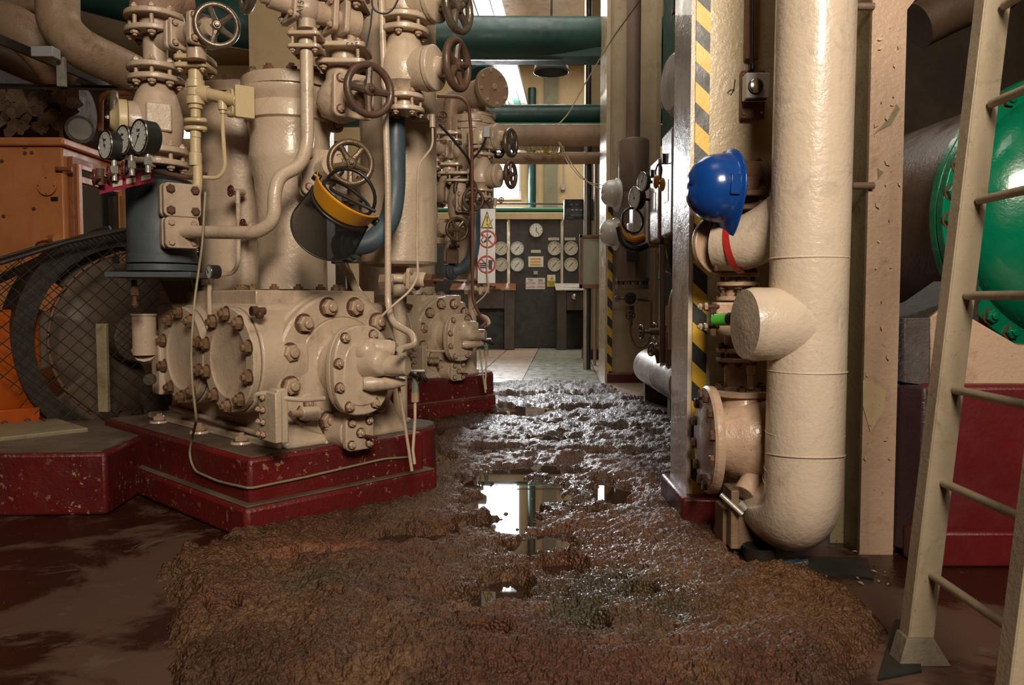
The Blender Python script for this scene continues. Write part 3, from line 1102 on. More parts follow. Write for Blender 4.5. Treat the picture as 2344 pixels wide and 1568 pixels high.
# valve block under the vessel
vb = thing('oil_return_valve', 'small cream bolted valve with a hex cap under the separator of the @ compressor', 'valve', P(955, 640, 3.25))
q = P(955, 640, 3.2)
dvx = V((.9, -.35, -.05)).normalized()
g = G().lathe(q - dvx * .05, dvx, [(.03, 0), (.036, .02), (.03, .05), (.032, .08), (.024, .09)], 20)
obj('valve_body', g, CREAM, vb, smooth=40)
f_ = flange(vb, q - dvx * .03, dvx, .045, .016, CREAM, NUTP, 4, .011, br=.037, ph=.8, key='bolt', sq=True)
obj('hex_cap', G().cyl(q + dvx * .045, q + dvx * .075, .03, .028, 6).cyl(q + dvx * .075, q + dvx * .12, .007), RUST, vb)
obj('side_branch', G().cyl(q - dvx * .05, P(890, 636, 3.2), .018).cyl(P(868, 645, 3.15), P(900, 645, 3.15), .03, .03, 4), CREAM, vb, bev=.002)

# ---- tall thin pipes at the right corner
g = G().tube([P(872, -30, 2.95), P(888, 420, 2.95), P(888, 700, 2.95), P(900, 742, 2.9), P(945, 765, 2.8), P(950, 790, 2.75), P(915, 800, 2.62)], .0125, 12, .07)
setp(obj('oil_pipe', g, CREAM), 'slim cream pipe dropping straight past the separator to the pump of the @ compressor', 'pipe')
g = G().tube([P(990, 292, 3.1), P(991, 335, 3.1), P(957, 378, 3.05), P(954, 560, 3.05), P(957, 632, 2.95), P(940, 665, 2.9), P(885, 712, 2.85), P(870, 728, 2.8)], .0045, 8, .03)
setp(obj('capillary_pipe', g, CREAM), 'hair-thin cream copper line kinked down the side of the @ separator', 'pipe')
cv = thing('gauge_cock', 'tiny cock with a brown wheel on the upper side of the @ separator', 'valve', P(990, 268, 3.18))
obj('cock_body', G().cyl(P(955, 272, 3.26), P(985, 268, 3.12), .013).cyl(P(990, 262, 3.1), P(990, 292, 3.1), .012), PINK, cv)
handwheel(cv, P(1013, 267, 3.05), (P(1013, 267, 3.05) - P(985, 268, 3.12)), .022, WHRUST, 4, stem=.05)
g = G().tube([P(584, 915, 2.58), P(586, 903, 2.57), P(610, 900, 2.56), P(650, 912, 2.57), P(700, 916, 2.6), P(742, 912, 2.66)], .0085, 10, .04)
setp(obj('pump_feed_pipe', g, CREAM), 'short curved pipe from the sight block to the end cover of the @ compressor', 'pipe')
dr = thing('drain_line', 'cream drain hose with greenish brass fitting hanging over the @ red plinth', 'pipe', P(948, 1060, 2.95))
obj('hose', G().tube([P(950, 912, 3.0), P(950, 960, 2.98), P(945, 1030, 2.95), P(949, 1062, 2.95)], .006, 8), CREAM, dr)
obj('hose_tail', G().tube([P(905, 830, 2.8), P(912, 880, 2.85), P(925, 960, 2.9), P(943, 1078, 2.9)], .006, 8), CREAM, dr)
obj('brass_fitting', G().cyl(P(950, 858, 3.0), P(950, 884, 3.0), .011).cyl(P(950, 876, 3.0), P(950, 900, 3.0), .015, .015, 8), paint('verdigris', (.16, .24, .2), (.2, .17, .1), .5), dr)
obj('rusty_collar', G().cyl(P(950, 898, 3.0), P(950, 920, 3.0), .016, .016, 8), paint('flaked_collar', (.5, .38, .25), (.3, .16, .07), .5, damt=.9), dr)
obj('tee_handle', G().cyl(P(928, 849, 3.0), P(972, 849, 3.0), .006).cyl(P(950, 849, 3.0), P(950, 860, 3.0), .007), STEELT, dr)
g = G().tube([P(918, 850, 3.02), P(940, 856, 3.0), P(960, 862, 2.95), P(975, 868, 2.92)], .006)
obj('side_cock', g.cyl(P(965, 858, 2.95), P(974, 872, 2.93), .012), DARKM, dr)

# ---- slate blue suction pipe
g = G().tube([P(905, 262, 3.08), P(905, 440, 3.08), P(893, 510, 3.05), P(850, 556, 3.0), P(806, 562, 2.98)], .040, 20, .10, 8)
bl = obj('suction_pipe', g, BLUEG, label='slate blue pipe bending from the wheel valve down to the cylinder of the @ compressor', cat='pipe')
obj('pipe_socket', G().cyl(P(815, 562, 2.97), P(775, 566, 3.0), .052, .050, 24).cyl(P(806, 562, 2.96), P(798, 562, 2.97), .058, n=24), GREY, bl, bev=.003)
obj('socket_bracket', G().box(P(795, 590, 3.0), V((.045, 0, 0)), V((0, .03, 0)), V((0, 0, .02))), GREY, bl, bev=.006)

# ---- globe valve with two stacked bodies on the separator side
def side_n(deg, dz=0.0):
    t = math.radians(deg)
    return V((math.sin(t), -math.cos(t), dz)).normalized()      # 0 = towards the camera, + to the right


def globe(tag_, label, px, d, ytop, ybot, yc, rb, nd, wc, wr, wmat, mat, bonnet=1.0, group=None, flb=None, flt=None, nb=6, neck=None):
    t = thing('stop_valve', label, 'valve', P(px, ybot, d))
    s = d / F
    zt_, zb_, zc_ = P(px, ytop, d).z, P(px, ybot, d).z, P(px, yc, d).z
    b = P(px, yc, d)
    a0 = V((b.x, b.y, 0))
    nk = (neck or rb * .55)
    h = zt_ - zb_
    prof = [(nk, zb_), (nk, zb_ + h * .04), (nk * 1.12, zb_ + h * .12), (rb * .93, zc_ - rb * .5), (rb, zc_ - rb * .1), (rb * .97, zc_ + rb * .35), (nk * 1.25, zt_ - h * .12), (nk * 1.02, zt_ - h * .03), (nk, zt_)]
    g = G().lathe(a0, UZ, prof, 40)
    n = V(nd)
    bc = V((b.x, b.y, zc_))
    br = rb * .92 * bonnet
    g.lathe(bc, n, [(br * .95, 0), (br * .9, rb * .7), (br, rb * 1.0), (br, rb * 1.2)], 40)
    obj('valve_body', g, mat, t, smooth=45)
    bo = obj('bonnet', G().lathe(bc + n * rb * 1.23, n, [(br, 0), (br, rb * .22), (br * .8, rb * .28), (br * .45, rb * .34), (br * .40, rb * .62), (br * .3, rb * .7)], 40), mat, t, bev=.003)
    if flt:
        flange_pair(t, V((b.x, b.y, zt_ + flt[2] * .6)), UZ, flt[0], flt[1], flt[2], mat, nb, flt[3], NUTP, ph=.4)
    if flb:
        flange_pair(t, V((b.x, b.y, zb_ - flb[2] * .6)), UZ, flb[0], flb[1], flb[2], mat, nb, flb[3], NUTP, ph=.1)
    if wc is not None:
        wn = (V(wc) - bc)
        st = wn.length - rb * 1.6
        handwheel(t, wc, n, wr, wmat, stem=max(st, .02) + .03, stemmat=WHSTEEL)
    return t


n5 = side_n(66)
bc = P(925, 165, 3.0)
globe('', 'large pear-shaped cream stop valve with brown rusty handwheel beside the @ separator', 925, 3.0, 70, 228, 165, .094, n5, bc + n5 * .225, .098, WHRUST, CREAM,
      flt=(.093, .020, .026, .0135), flb=(.075, .018, .030, .012), nb=6, neck=.047, bonnet=.95)
bc = P(925, 28, 3.05)
n4 = side_n(64)
globe('', 'upper cream stop valve with grey steel handwheel near the ceiling pipe, @ machine', 925, 3.05, -30, 50, 8, .10, n4, P(925, 38, 3.05) + n4 * .235 , .102, WHSTEEL, CREAM, neck=.047)

# ---- cross-over valve with brown wheel over the near cylinder ("5A5" tee)
t = thing('stop_valve', 'squat cream angle valve with brown five-spoke handwheel right of the @ cylinder head', 'valve', P(790, 230, 2.98))
n3 = side_n(38, -.02)
b = P(780, 232, 2.98)
g = G().lathe((b.x, b.y, 0), UZ, [(.052, P(0, 160, 2.98).z), (.055, P(0, 185, 2.98).z), (.085, P(0, 215, 2.98).z), (.09, P(0, 240, 2.98).z), (.07, P(0, 268, 2.98).z), (.02, P(0, 280, 2.98).z)], 36)
g.lathe(b, n3, [(.07, 0), (.066, .09)], 30)
obj('valve_body', g, PINK, t, smooth=45)
fb = flange(t, b + n3 * .09, n3, .080, .022, PINK, NUTP, 4, .014, sq=True, name='bonnet_flange')
obj('bonnet', G().lathe(b + n3 * .112, n3, [(.052, 0), (.05, .03), (.03, .05), (.024, .07)], 28), PINK, t, bev=.002)
wc3 = b + n3 * .225
handwheel(t, wc3, n3, .098, WHRUST, 4, stem=.09)
flange(t, P(735, 250, 3.1), side_n(35), .085, .022, PINK, NUTP, 4, .014, sq=True, name='inlet_flange')
fp_ = flange_pair(t, P(788, 135, 2.98), UZ, .092, .018, .042, CREAM, 4, .0135, NUTP, sq=True)
obj('neck', G().cyl(P(790, 112, 2.98), P(790, -30, 2.98), .048, n=30), CREAM, t)
flange_pair(t, P(785, 0, 2.98), UZ, .09, .016, .03, CREAM, 4, .015, NUTP, sq=True)

# ---- side valve with pale wheel (boss + pump)
t = thing('stop_valve', 'cream small-bore valve with worn pale handwheel reaching left above the @ cylinder', 'valve', P(700, 100, 2.85))
n2_ = side_n(-52, .06)
b = P(700, 22, 2.85)
g = G().cyl(b, b - n2_ * .13, .045, .03, 28)
g.cyl(b, P(702, 68, 2.85), .034, n=24).ball(b, .052)
obj('valve_body', g, PINK, t, smooth=45)
flange(t, b + n2_ * .045, n2_, .062, .022, PINK, NUTP, 4, .011, sq=True, name='bonnet_flange')
flange(t, b - n2_ * .10, n2_, .062, .02, PINK, NUTP, 4, .012, sq=True, name='outlet_flange')
flange(t, b - n2_ * .145, n2_, .06, .02, PINK, None, 0, .012, sq=True, name='outlet_flange')
obj('outlet_neck', G().cyl(b - n2_ * .13, b - n2_ * .20, .05, n=24), PINK, t)
obj('bonnet', G().cyl(b + n2_ * .06, b + n2_ * .135, .034, .032, 24).cyl(b + n2_ * .135, b + n2_ * .16, .022, n=20), PINK, t, bev=.002)
handwheel(t, b + n2_ * .205, n2_, .073, WHSTEEL, 4, stem=.08)
flange_pair(t, P(702, 100, 2.85), UZ, .058, .014, .030, CREAM, 4, .0105, NUTP, sq=True)

# ---- main bent pipe in front of the cylinder
g = G().tube([P(702, 116, 2.83), P(704, 335, 2.83), P(686, 382, 2.80), P(640, 402, 2.76), P(628, 440, 2.74), P(628, 505, 2.74), P(590, 533, 2.76), P(500, 532, 2.84), P(418, 530, 2.92)], .0235, 20, .075, 8)
setp(obj('equalising_pipe', g, CREAM), 'glossy cream pipe in a double bend across the front of the @ cylinder', 'pipe')

# ---- cylinder side valve with pale brown wheel (the face shield hangs on it)
t = thing('stop_valve', 'cream valve with weathered brown handwheel halfway up the right of the @ cylinder', 'valve', P(745, 400, 2.95))
n6 = side_n(30)
b = P(752, 385, 2.98)
flange(t, P(736, 398, 3.0) - n6 * .01, n6, .09, .02, PINK, None, 0, .012, sq=True, name='mounting_flange')
g = G().cyl(P(736, 398, 3.0), b + n6 * .06, .05, .045, 28).cyl(P(790, 400, 2.98), P(790, 520, 2.98), .035, n=24)
obj('valve_body', g, PINK, t, smooth=45)
flange(t, P(736, 398, 3.0) + n6 * .02, n6, .085, .02, PINK, NUTP, 4, .013, sq=True, name='bonnet_flange')
obj('gland', G().cyl(P(806, 430, 2.9), P(806, 470, 2.9), .018).box(P(806, 455, 2.9), V((.035, 0, 0)), V((0, .02, 0)), V((0, 0, .012))).box(P(800, 500, 2.92), V((.04, 0, 0)), V((0, .03, 0)), V((0, 0, .05))), RUST, t, bev=.003)
WC6 = P(803, 373, 2.72)
handwheel(t, WC6, side_n(22), .082, WHBRASS, 5, stem=.14)
REC[0] = False
M1_LIST = list(M1)
SKIP = {o.name for o in M1 if o.name.startswith('equalising')}
# ------------------------------------------------------------------ copies for the rear machine
OFF = V((.19, 2.5, 0))


def copy_tree(o, parent=None):
    c = o.copy()
    C.objects.link(c)
    if parent is not None:
        c.parent = parent
    WL[c.name] = WL[o.name] + OFF
    for ch in o.children:
        copy_tree(ch, c)
    return c


bpy.context.view_layer.update()
for o in M1_LIST:
    if o.name in SKIP: continue
    c = copy_tree(o)
    c.location = o.location + OFF
    c['label'] = o['label'].replace('@', 'rear')
for o in M1_LIST:
    o['label'] = o['label'].replace('@', 'front')


def text(name, s, p, n, up, size, mat, parent=None, ext=.0006, align='CENTER', kind=None):
    cu = bpy.data.curves.new(name, 'FONT')
    cu.body = s
    cu.size = size
    cu.extrude = ext
    cu.align_x = align
    cu.align_y = 'CENTER'
    cu.resolution_u = 2
    cu.materials.append(mat)
    tmp = bpy.data.objects.new(name + '_t', cu)
    me = bpy.data.meshes.new_from_object(tmp)
    bpy.data.objects.remove(tmp)
    o = bpy.data.objects.new(name, me)
    C.objects.link(o)
    b = V(up).normalized(); c = V(n).normalized(); a = b.cross(c).normalized(); b = c.cross(a)
    o.rotation_mode = 'QUATERNION'
    o.rotation_quaternion = Matrix((a, b, c)).transposed().to_quaternion()
    o.location = V(p)
    WL[o.name] = V(p)
    if parent is not None:
        o.parent = parent
        o.location = V(p) - WL[parent.name]
    return o


# ------------------------------------------------------------------ strainer vessel and its valves (front machine only)
ds = 3.05
st = thing('strainer_vessel', 'blue-grey cylindrical vessel with two square bolted side flanges, left of the front cylinders', 'vessel', P(375, 640, ds))
X3 = 372
v0 = P(X3, 590, ds)
a0 = V((v0.x, v0.y, 0))
z = lambda y: P(X3, y, ds).z
px2 = ds / F
obj('shell', G().lathe(a0, UZ, [(70 * px2, z(604)), (74 * px2, z(588)), (73 * px2, z(575)), (73 * px2, z(440)), (66 * px2, z(416)), (40 * px2, z(400)), (30 * px2, z(385))], 48), GREY, st, smooth=40)
bf = obj('bottom_flange', G().lathe(a0, UZ, [(76 * px2, z(604)), (76 * px2, z(584))], 48), GREY, st, bev=.003)
obj('lower_flange', G().lathe(a0, UZ, [(76 * px2, z(622)), (76 * px2, z(606.5))], 48), GREY, st, bev=.003)
for p in circ(a0 + UZ * z(622), -UZ, 62 * px2, 8):
    nut(bf, p, -UZ, .012, GREY)
obj('support_plate', G().box(P(X3 - 2, 631, ds), V((.155, .01, 0)), V((-.01, .14, 0)), V((0, 0, .010))), GREY, st, bev=.002)
nf = side_n(40)
for k, (x, y, w_, h_, rr) in enumerate(((412, 460, .070, .062, .016), (412, 534, .064, .058, .012))):
    c = P(x, y, 2.93)
    s_ = obj('back_flange', G().prism(rounded(c, nf, w_, h_, .02, UZ), -nf, .03), PINK, st, bev=.003)
    f_ = obj('square_flange', G().prism(rounded(c + nf * .006, nf, w_ * .95, h_ * .98, .018, UZ), nf, .026), PINK, st, bev=.003)
    a_ = UZ.cross(nf).normalized()
    for i in (-1, 1):
        for j in (-1, 1):
            nut(f_, c + nf * .032 + a_ * i * w_ * .62 + UZ * j * h_ * .62, nf, rr, RUST if k == 0 else NUTP, 'bolt')
    obj('neck', G().cyl(c - nf * .02, c - nf * .1, .05, .055), GREY, st)
pk = P(307, 640, 3.0)
obj('drain_cock', G().cyl(pk, pk - UZ * .03, .011).cyl(pk - UZ * .03, pk - UZ * .06, .016, .016, 6).cyl(pk - UZ * .06, pk - UZ * .105, .009).cyl(pk - UZ * .085, pk - UZ * .1, .014), RUST, st)

t = thing('stop_valve', 'big pear-bodied pink stop valve above the blue-grey strainer vessel', 'valve', P(360, 385, ds))
X4 = 360
a1 = V((P(X4, 300, ds).x, P(X4, 300, ds).y, 0))
prof = [(46, 342), (52, 330), (56, 300), (56, 270), (50, 240), (42, 215), (34, 200), (32, 196)]
g = G().lathe(a1, UZ, [(r * px2, z(y)) for r, y in prof], 44)
nL = side_n(-62)
vb_ = V((a1.x, a1.y, z(285)))
g.lathe(vb_, nL, [(.075, 0), (.078, .09), (.076, .10)], 36)
obj('valve_body', g, PINK, t, smooth=45)
obj('bonnet', G().lathe(vb_ + nL * .102, nL, [(.080, 0), (.080, .03), (.05, .04), (.03, .06)], 36), YCREAM, t, bev=.003)
nb_ = side_n(28)
obj('boss_plate', G().prism(rounded(vb_ + nb_ * .085 + UZ * .01, nb_, .045, .052, .008, UZ), nb_, .018), PINK, t, bev=.006)
handwheel(t, vb_ + nL * .20 + V((0, .12, 0.03)), nL, .105, WHSTEEL, 5, stem=.06)
flange_pair(t, a1 + UZ * z(363), UZ, .112, .022, .026, PINK, 8, .016, NUTP, ph=.15)
flange_pair(t, a1 + UZ * z(173), UZ, .103, .020, .024, PINK, 8, .0155, NUTP, ph=.25)
obj('neck_pipe', G().cyl(a1 + UZ * z(200), a1 + UZ * z(60), .044, n=30), PINK, t)
n1_ = side_n(58)
bp_ = V((a1.x, a1.y, z(100)))
br_ = obj('side_branch', G().cyl(bp_, bp_ + n1_ * .14, .032, n=26), PINK, t)
flange_pair(t, a1 + UZ * z(60), UZ, .108, .020, .040, PINK, 8, .0155, NUTP, ph=.3)
obj('upper_elbow', G().tube([a1 + UZ * z(48), a1 + UZ * z(10), a1 + V((.06, .08, z(-30)))], .088, 28, .05), paint('flaking_lagging', (.36, .22, .15), (.20, .12, .08), .6, dirt=(.02, .015, .01), damt=.95, bump=.9, seed=60, dscale=14), t)

t = thing('stop_valve', 'small pink angle valve with worn steel handwheel, against the green ceiling pipe', 'valve', P(440, 150, ds))
q = bp_ + n1_ * .16
flange(t, q - n1_ * .035, n1_, .052, .02, PINK, None, 0, .01, sq=True, name='inlet_flange')
flange(t, q - n1_ * .008, n1_, .052, .02, PINK, NUTP, 4, .0105, sq=True, name='inlet_flange')
e = q + n1_ * .085
g = G().cyl(q, e, .035, n=26).ball(e, .045).cyl(e, e - UZ * .10, .034, n=26)
obj('valve_body', g, PINK, t, smooth=50)
nw = side_n(30, .03)
flange(t, e + n1_ * .02, n1_, .058, .024, PINK, NUTP, 4, .012, sq=True, name='bonnet_flange')
obj('bonnet', G().cyl(e + n1_ * .03, e + n1_ * .09, .04, .032, 26), PINK, t)
wc = P(496, 58, 2.88)
handwheel(t, wc, side_n(24, -.05), .082, WHSTEEL, 5, stem=.10)
fq = V((P(448, 150, 3.0).x, 3.0, P(448, 148, 3.0).z))
flange_pair(t, fq, UZ, .062, .018, .012, YCREAM, 4, .0115, NUTP, sq=True)

# pale line of screwed fittings
t = thing('fitting_line', 'pale yellow line of screwed fittings, tee and flange running down to the strainer vessel', 'pipe', P(450, 440, 3.0))
dd = 2.98
tp = lambda x, y: P(x, y, dd)
for y0, y1, hw in ((158, 184, 16), (184, 202, 19.5), (203, 221, 18.5), (222, 240, 19.5), (240, 250, 15), (250, 270, 11), (300, 316, 12), (316, 350, 11.5), (350, 380, 14)):
    obj('fitting', G().cyl((tp(448, y1).x, dd, tp(448, y1).z), (tp(448, y1).x, dd, tp(448, y0).z), hw * dd / F, n=24), YCREAM, t, bev=.002)
obj('lower_elbow', G().tube([tp(452, 376), tp(453, 425), tp(447, 452), tp(420, 464)], .0175, 16, .05), YCREAM, t)
obj('tee_arm', G().cyl(tp(452, 212), tp(478, 216), .030, n=24).cyl(tp(478, 216), P(545, 232, 2.93), .023, n=24), YCREAM, t, bev=.002)
for yy, dy in ((272, 1), (300, -1)):
    f_ = obj('oval_union', G().prism([P(448, yy, dd) + V((.043 * math.cos(q_), .03 * math.sin(q_), 0)) for q_ in [2 * math.pi * i / 20 for i in range(20)]], (0, 0, -dy), .016), YCREAM, t, bev=.005)
    for s_ in (-1, 1):
        nut(f_, P(448 + s_ * 18, yy + dy * 2, dd), (0, 0, dy), .0085, STEELT, 'bolt')
nfl = side_n(35)
c = P(556, 236, 2.95)
f_ = obj('end_flange', G().prism(rounded(c, nfl, .035, .058, .006, UZ), nfl, .028), YCREAM, t, bev=.002)
f2_ = obj('union_flange', G().prism(rounded(c - V((.035, -.01, 0)), side_n(-50), .03, .05, .02, UZ), side_n(-50), .02), YCREAM, t, bev=.003)
for i in (-1, 1):
    nut(f2_, c - V((.05, 0, 0)) + UZ * i * .036, side_n(-50), .011, NUTP)
g = G().tube([P(510, 238, 2.95), P(510, 300, 2.95), P(516, 385, 2.95), P(500, 408, 2.95), P(466, 406, 2.95)], .0075, 10, .04)
g.cyl(P(510, 232, 2.95), P(510, 252, 2.95), .017, n=18).cyl(P(510, 252, 2.95), P(510, 260, 2.95), .011, n=18)
setp(obj('gauge_line', g, YCREAM), 'thin pale pipe looping from the yellow flange down to the strainer fittings', 'pipe')

# ------------------------------------------------------------------ pressure gauges on the red bracket
def gauge(label, p, n, R, depth, dialm, lab, group=None, needle=2.2, case=None):
    t = thing('pressure_gauge', label, 'gauge', p, group)
    n = V(n).normalized()
    obj('case', G().lathe(V(p) - n * depth, n, [(R * .9, 0), (R, .006), (R, depth)], 36), case or BLACK, t, bev=.002)
    obj('bezel', G().torus(p, n, R * .97, R * .07, 36, 8), CHROME, t, smooth=60)
    dl = obj('dial', G().lathe(V(p) - n * .001, n, [(R * .92, 0), (R * .92, .002)], 36), dialm, t)
    a, b, _ = frame(n)
    g = G()
    for i in range(13):
        q = math.radians(-45 + i * 22.5)
        d_ = a * math.cos(q) + b * math.sin(q)
        g.box(V(p) + n * .0018 + d_ * R * .78, d_ * R * .06, n.cross(d_) * R * .012, n * .0004)
    obj('scale_marks', g, INK, dl)
    d_ = a * math.cos(needle) + b * math.sin(needle)
    obj('needle', G().box(V(p) + n * .003 + d_ * R * .25, d_ * R * .5, n.cross(d_) * R * .016, n * .0005).cyl(V(p) + n * .002, V(p) + n * .005, R * .07), INK, dl)
    if lab:
        text('lettering', lab, V(p) + n * .002 + b * R * .38, n, UZ, R * .30, INK, dl)
    return t


ng = side_n(-38)
for i, (x, y, d_, lb) in enumerate(((241, 332, 2.72, 'nearest the orange cabinet'), (281, 320, 2.72, 'in the middle of the row'), (318, 312, 2.66, 'closest to the pink valve'))):
    t = gauge('round white-faced pressure gauge in black case, %s' % lb, P(x, y, d_), ng, .049 if i < 2 else .056, .055, DIALW, 'bar', 'gauges on the red bracket', needle=2 + i)
    b_ = P(x + 20, y + 35, d_ + .02)
    obj('gauge_stem', G().cyl(b_ + UZ * .03, b_ - UZ * .07, .009).cyl(b_ - UZ * .02, b_ - UZ * .045, .014, .014, 6), STEELT, t)
br = thing('gauge_bracket', 'magenta-red angle bracket with worn name plates under the three gauges', 'bracket', P(290, 430, 2.8))
A, B = P(226, 430, 2.72), P(352, 402, 2.86)
dirb = (B - A).normalized()
obj('angle_plate', G().box((A + B) / 2, dirb * (B - A).length / 2, dirb.cross(UZ) * .003, UZ * .022).box((A + B) / 2 + UZ * .022 - dirb.cross(UZ) * .02, dirb * (B - A).length / 2, dirb.cross(UZ) * .02, UZ * .002), REDBR, br)
for k in (.32, .56, .84):
    c_ = A + dirb * ((B - A).length * k)
    nn = dirb.cross(UZ) if dirb.cross(UZ).y < 0 else -dirb.cross(UZ)
    obj('name_plate', G().box(c_ + nn * .005, dirb * .017, nn * .0015, UZ * .009), DIAL, br)
for (x, y, d_) in ((215, 406, 2.66), (248, 398, 2.72), (282, 388, 2.76)):
    t = thing('gauge_cock', 'small dark red wheel cock under the %s gauge' % {215: 'leftmost', 248: 'middle', 282: 'right-hand'}[x], 'valve', P(x, y, d_), 'cocks under the gauges')
    obj('cock_body', G().cyl(P(x, y, d_), P(x + 25, y + 8, d_ + .08), .011).cyl(P(x + 14, y + 18, d_ + .04), P(x + 14, y - 20, d_ + .04), .014), RUST, t)
    handwheel(t, P(x, y, d_), side_n(-58), .028, WHRED, 4, stem=.02)
setp(obj('sensing_pipe', G().tube([P(290, 390, 2.85), P(350, 392, 2.9), P(440, 408, 3.0), P(470, 398, 3.1)], .009, 10, .04), RUST), 'rusty pipe from the gauge cocks behind the strainer', 'pipe')
sg = gauge('small chrome-rimmed gauge low between strainer and front cylinder', P(478, 622, 2.95), side_n(-45), .026, .04, DIALW, '', needle=2.4)
for (x, y, lb) in ((528, 437, 'upper'), (556, 514, 'lower')):
    t = thing('gauge_cock', '%s maroon wheel cock on the big rear-left cylinder wall' % lb, 'valve', P(x, y, 3.1))
    obj('cock_body', G().cyl(P(x, y, 3.1), P(x + 28, y + 4, 3.2), .014).cyl(P(x + 16, y, 3.13), P(x + 16, y + 28, 3.13), .010), PINK, t)
    handwheel(t, P(x, y, 3.08), side_n(-40), .023, WHRED, 5, stem=.02)
setp(obj('drain_pipe', G().tube([P(545, 465, 3.1), P(546, 600, 3.1), P(535, 626, 3.1), P(486, 630, 3.05), P(478, 660, 3.0), P(480, 720, 3.0)], .009, 10, .06), CREAM), 'cream bent drain pipe down the left cylinder of the front machine', 'pipe')
setp(obj('brown_cable', G().tube([P(470, 440, 2.85), P(463, 560, 2.8), P(445, 690, 2.75), P(437, 800, 2.7), P(440, 880, 2.68), P(450, 960, 2.68), on_u(440, 1003, .03), on_u(432, 1040, .028), on_u(445, 1078, .028), on_u(500, 1102, .028), on_u(566, 1117, .028), on_v(578, 1117, .032), on_v(700, 1092, .034), on_v(880, 1050, .034), on_v(940, 1046, .034)], .0045, 8, .04), SKIRT), 'thin brown cable draped past the side covers down over the red plinth', 'cable')
setp(obj('crossing_pipe', G().tube([P(770, 590, 3.3), P(800, 625, 3.25), P(812, 660, 3.2), P(845, 698, 3.1)], .016, 12, .05), CREAM), 'short cream pipe bend under the blue pipe elbow', 'pipe')
setp(obj('riser_pipe', G().tube([P(760, 596, 3.4), P(790, 600, 3.4), P(802, 640, 3.4), P(803, 680, 3.4)], .014, 12, .05), CUPPER), 'brown bent tube behind the front cylinder foot', 'pipe')
setp(obj('tied_cable', G().tube([P(850, -20, 2.8), P(852, 22, 2.8), P(880, 34, 2.8), P(900, 22, 2.8), P(915, -10, 2.8)], .0035, 6, .03).tube([P(852, 20, 2.8), P(848, 60, 2.8), P(838, 108, 2.8)], .003, 6), CABLEB), 'black cord tied in a loop round the slim pipe at the top', 'cable')
text_q = on_plane(690, 32, P(690, 32, 2.78), side_n(-20))
for (s_, x, y, d_, nn, up_, sz) in (('5A5', 806, 104, 2.86, side_n(0), V((0, 0, 1)), .028), ('5A15', 687, 22, 2.74, side_n(0), V((-1, 0, .15)), .03)):
    o_ = text('marking', s_, P(x, y, d_), nn, up_, sz, INK)
    setp(o_, 'handwritten black valve number %s on a cream flange' % s_, 'writing')

# ------------------------------------------------------------------ flywheel, belts, mesh guard
FWc = P(295, 772, 4.0)
FR = .545
axf = LV
t = thing('flywheel', 'large dark flywheel with slotted grey disc behind the wire mesh guard', 'flywheel', FWc - UZ * FR)
obj('rim', G().lathe(FWc - axf * .1, axf, [(FR - .09, 0), (FR, 0), (FR, .22), (FR - .09, .22), (FR - .09, 0)], 96, caps=False), DARKM, t, smooth=30)
# disc with six slots built from a polar grid
g = G()
a, b, c = frame(axf)
NA, slots = 180, 6
r0, r1, rs0, rs1 = .06, FR - .088, .375, .437
rr = [r0, .2, rs0] + [rs0 + (rs1 - rs0) * k / 6 for k in range(1, 7)] + [r1]
def pt(r, i): return FWc + (a * math.cos(2 * math.pi * i / NA) + b * math.sin(2 * math.pi * i / NA)) * r
vs_, fs_ = [], []
for r in rr:
    for i in range(NA):
        vs_.append(pt(r, i))
for j in range(len(rr) - 1):
    rm = (rr[j] + rr[j + 1]) / 2
    for i in range(NA):
        ph = ((i + .5) / NA * slots) % 1.0
        hw_ = .18
        if rs0 < rm < rs1:
            k = abs(rm - (rs0 + rs1) / 2) / ((rs1 - rs0) / 2)
            edge = hw_ - .055 + .055 * math.sqrt(max(0, 1 - k * k))
            if abs(ph - .5) < edge: continue
        fs_.append((j * NA + i, j * NA + (i + 1) % NA, (j + 1) * NA + (i + 1) % NA, (j + 1) * NA + i))
g.add(vs_, fs_)
dsk = obj('disc', g, FLYM, t)
sm = dsk.modifiers.new('solid', 'SOLIDIFY'); sm.thickness = .03
obj('hub', G().cyl(FWc - axf * .14, FWc + axf * .05, .12, .13, 40), FLYM, t, bev=.006)
obj('shaft', G().cyl(FWc - axf * .42, FWc, .045, n=24), FLYM, t)

MTc = P(-55, 850, 3.45)
nM = -LV
t = thing('drive_motor', 'bright orange round-bodied electric motor at the left edge', 'motor', MTc - UZ * .30)
obj('motor_body', G().lathe(MTc + LV * .5, nM, [(.27, 0), (.275, .1), (.275, .40), (.262, .44), (.25, .47), (.10, .53)], 48), ORANGE2, t, smooth=30, bev=.004)
obj('end_shield', G().box(MTc + LV * .06 + RU * .10, RU * .17, LV * .022, UZ * .27), ORANGE2, t, bev=.03)
obj('motor_foot', G().box(MTc + RU * .06 - UZ * .275, RU * .25, LV * .12, UZ * .035).box(MTc + RU * .14 - UZ * .23, RU * .10, LV * .02, UZ * .05), ORANGE2, t, bev=.005)
for k in (.03, .12):
    nut(bpy.data.objects[t.children[-1].name], MTc + RU * (.06 + k) - UZ * .24 - LV * .05, UZ, .014, RUST)
PUL = MTc + LV * .75
t2 = thing('belt_drive', 'dark drive belts running from the flywheel down to the motor pulley', 'belt', PUL - UZ * .3)
g = G()
top0, top1 = FWc + UZ * FR * .995 - RU * .1, PUL + UZ * .16
for k in range(4):
    o_ = axf * (k * .045 - .07)
    ob = G().tube([top0 + o_, top1 + V((0, 0, .05)) + o_ - RU * .1], .014, 6)
    obj('belt', ob, DARKM, t2)
    ob = G().tube([FWc - UZ * FR * .99 + o_ - RU * .05, PUL - UZ * .16 + o_], .014, 6)
    obj('belt', ob, DARKM, t2)
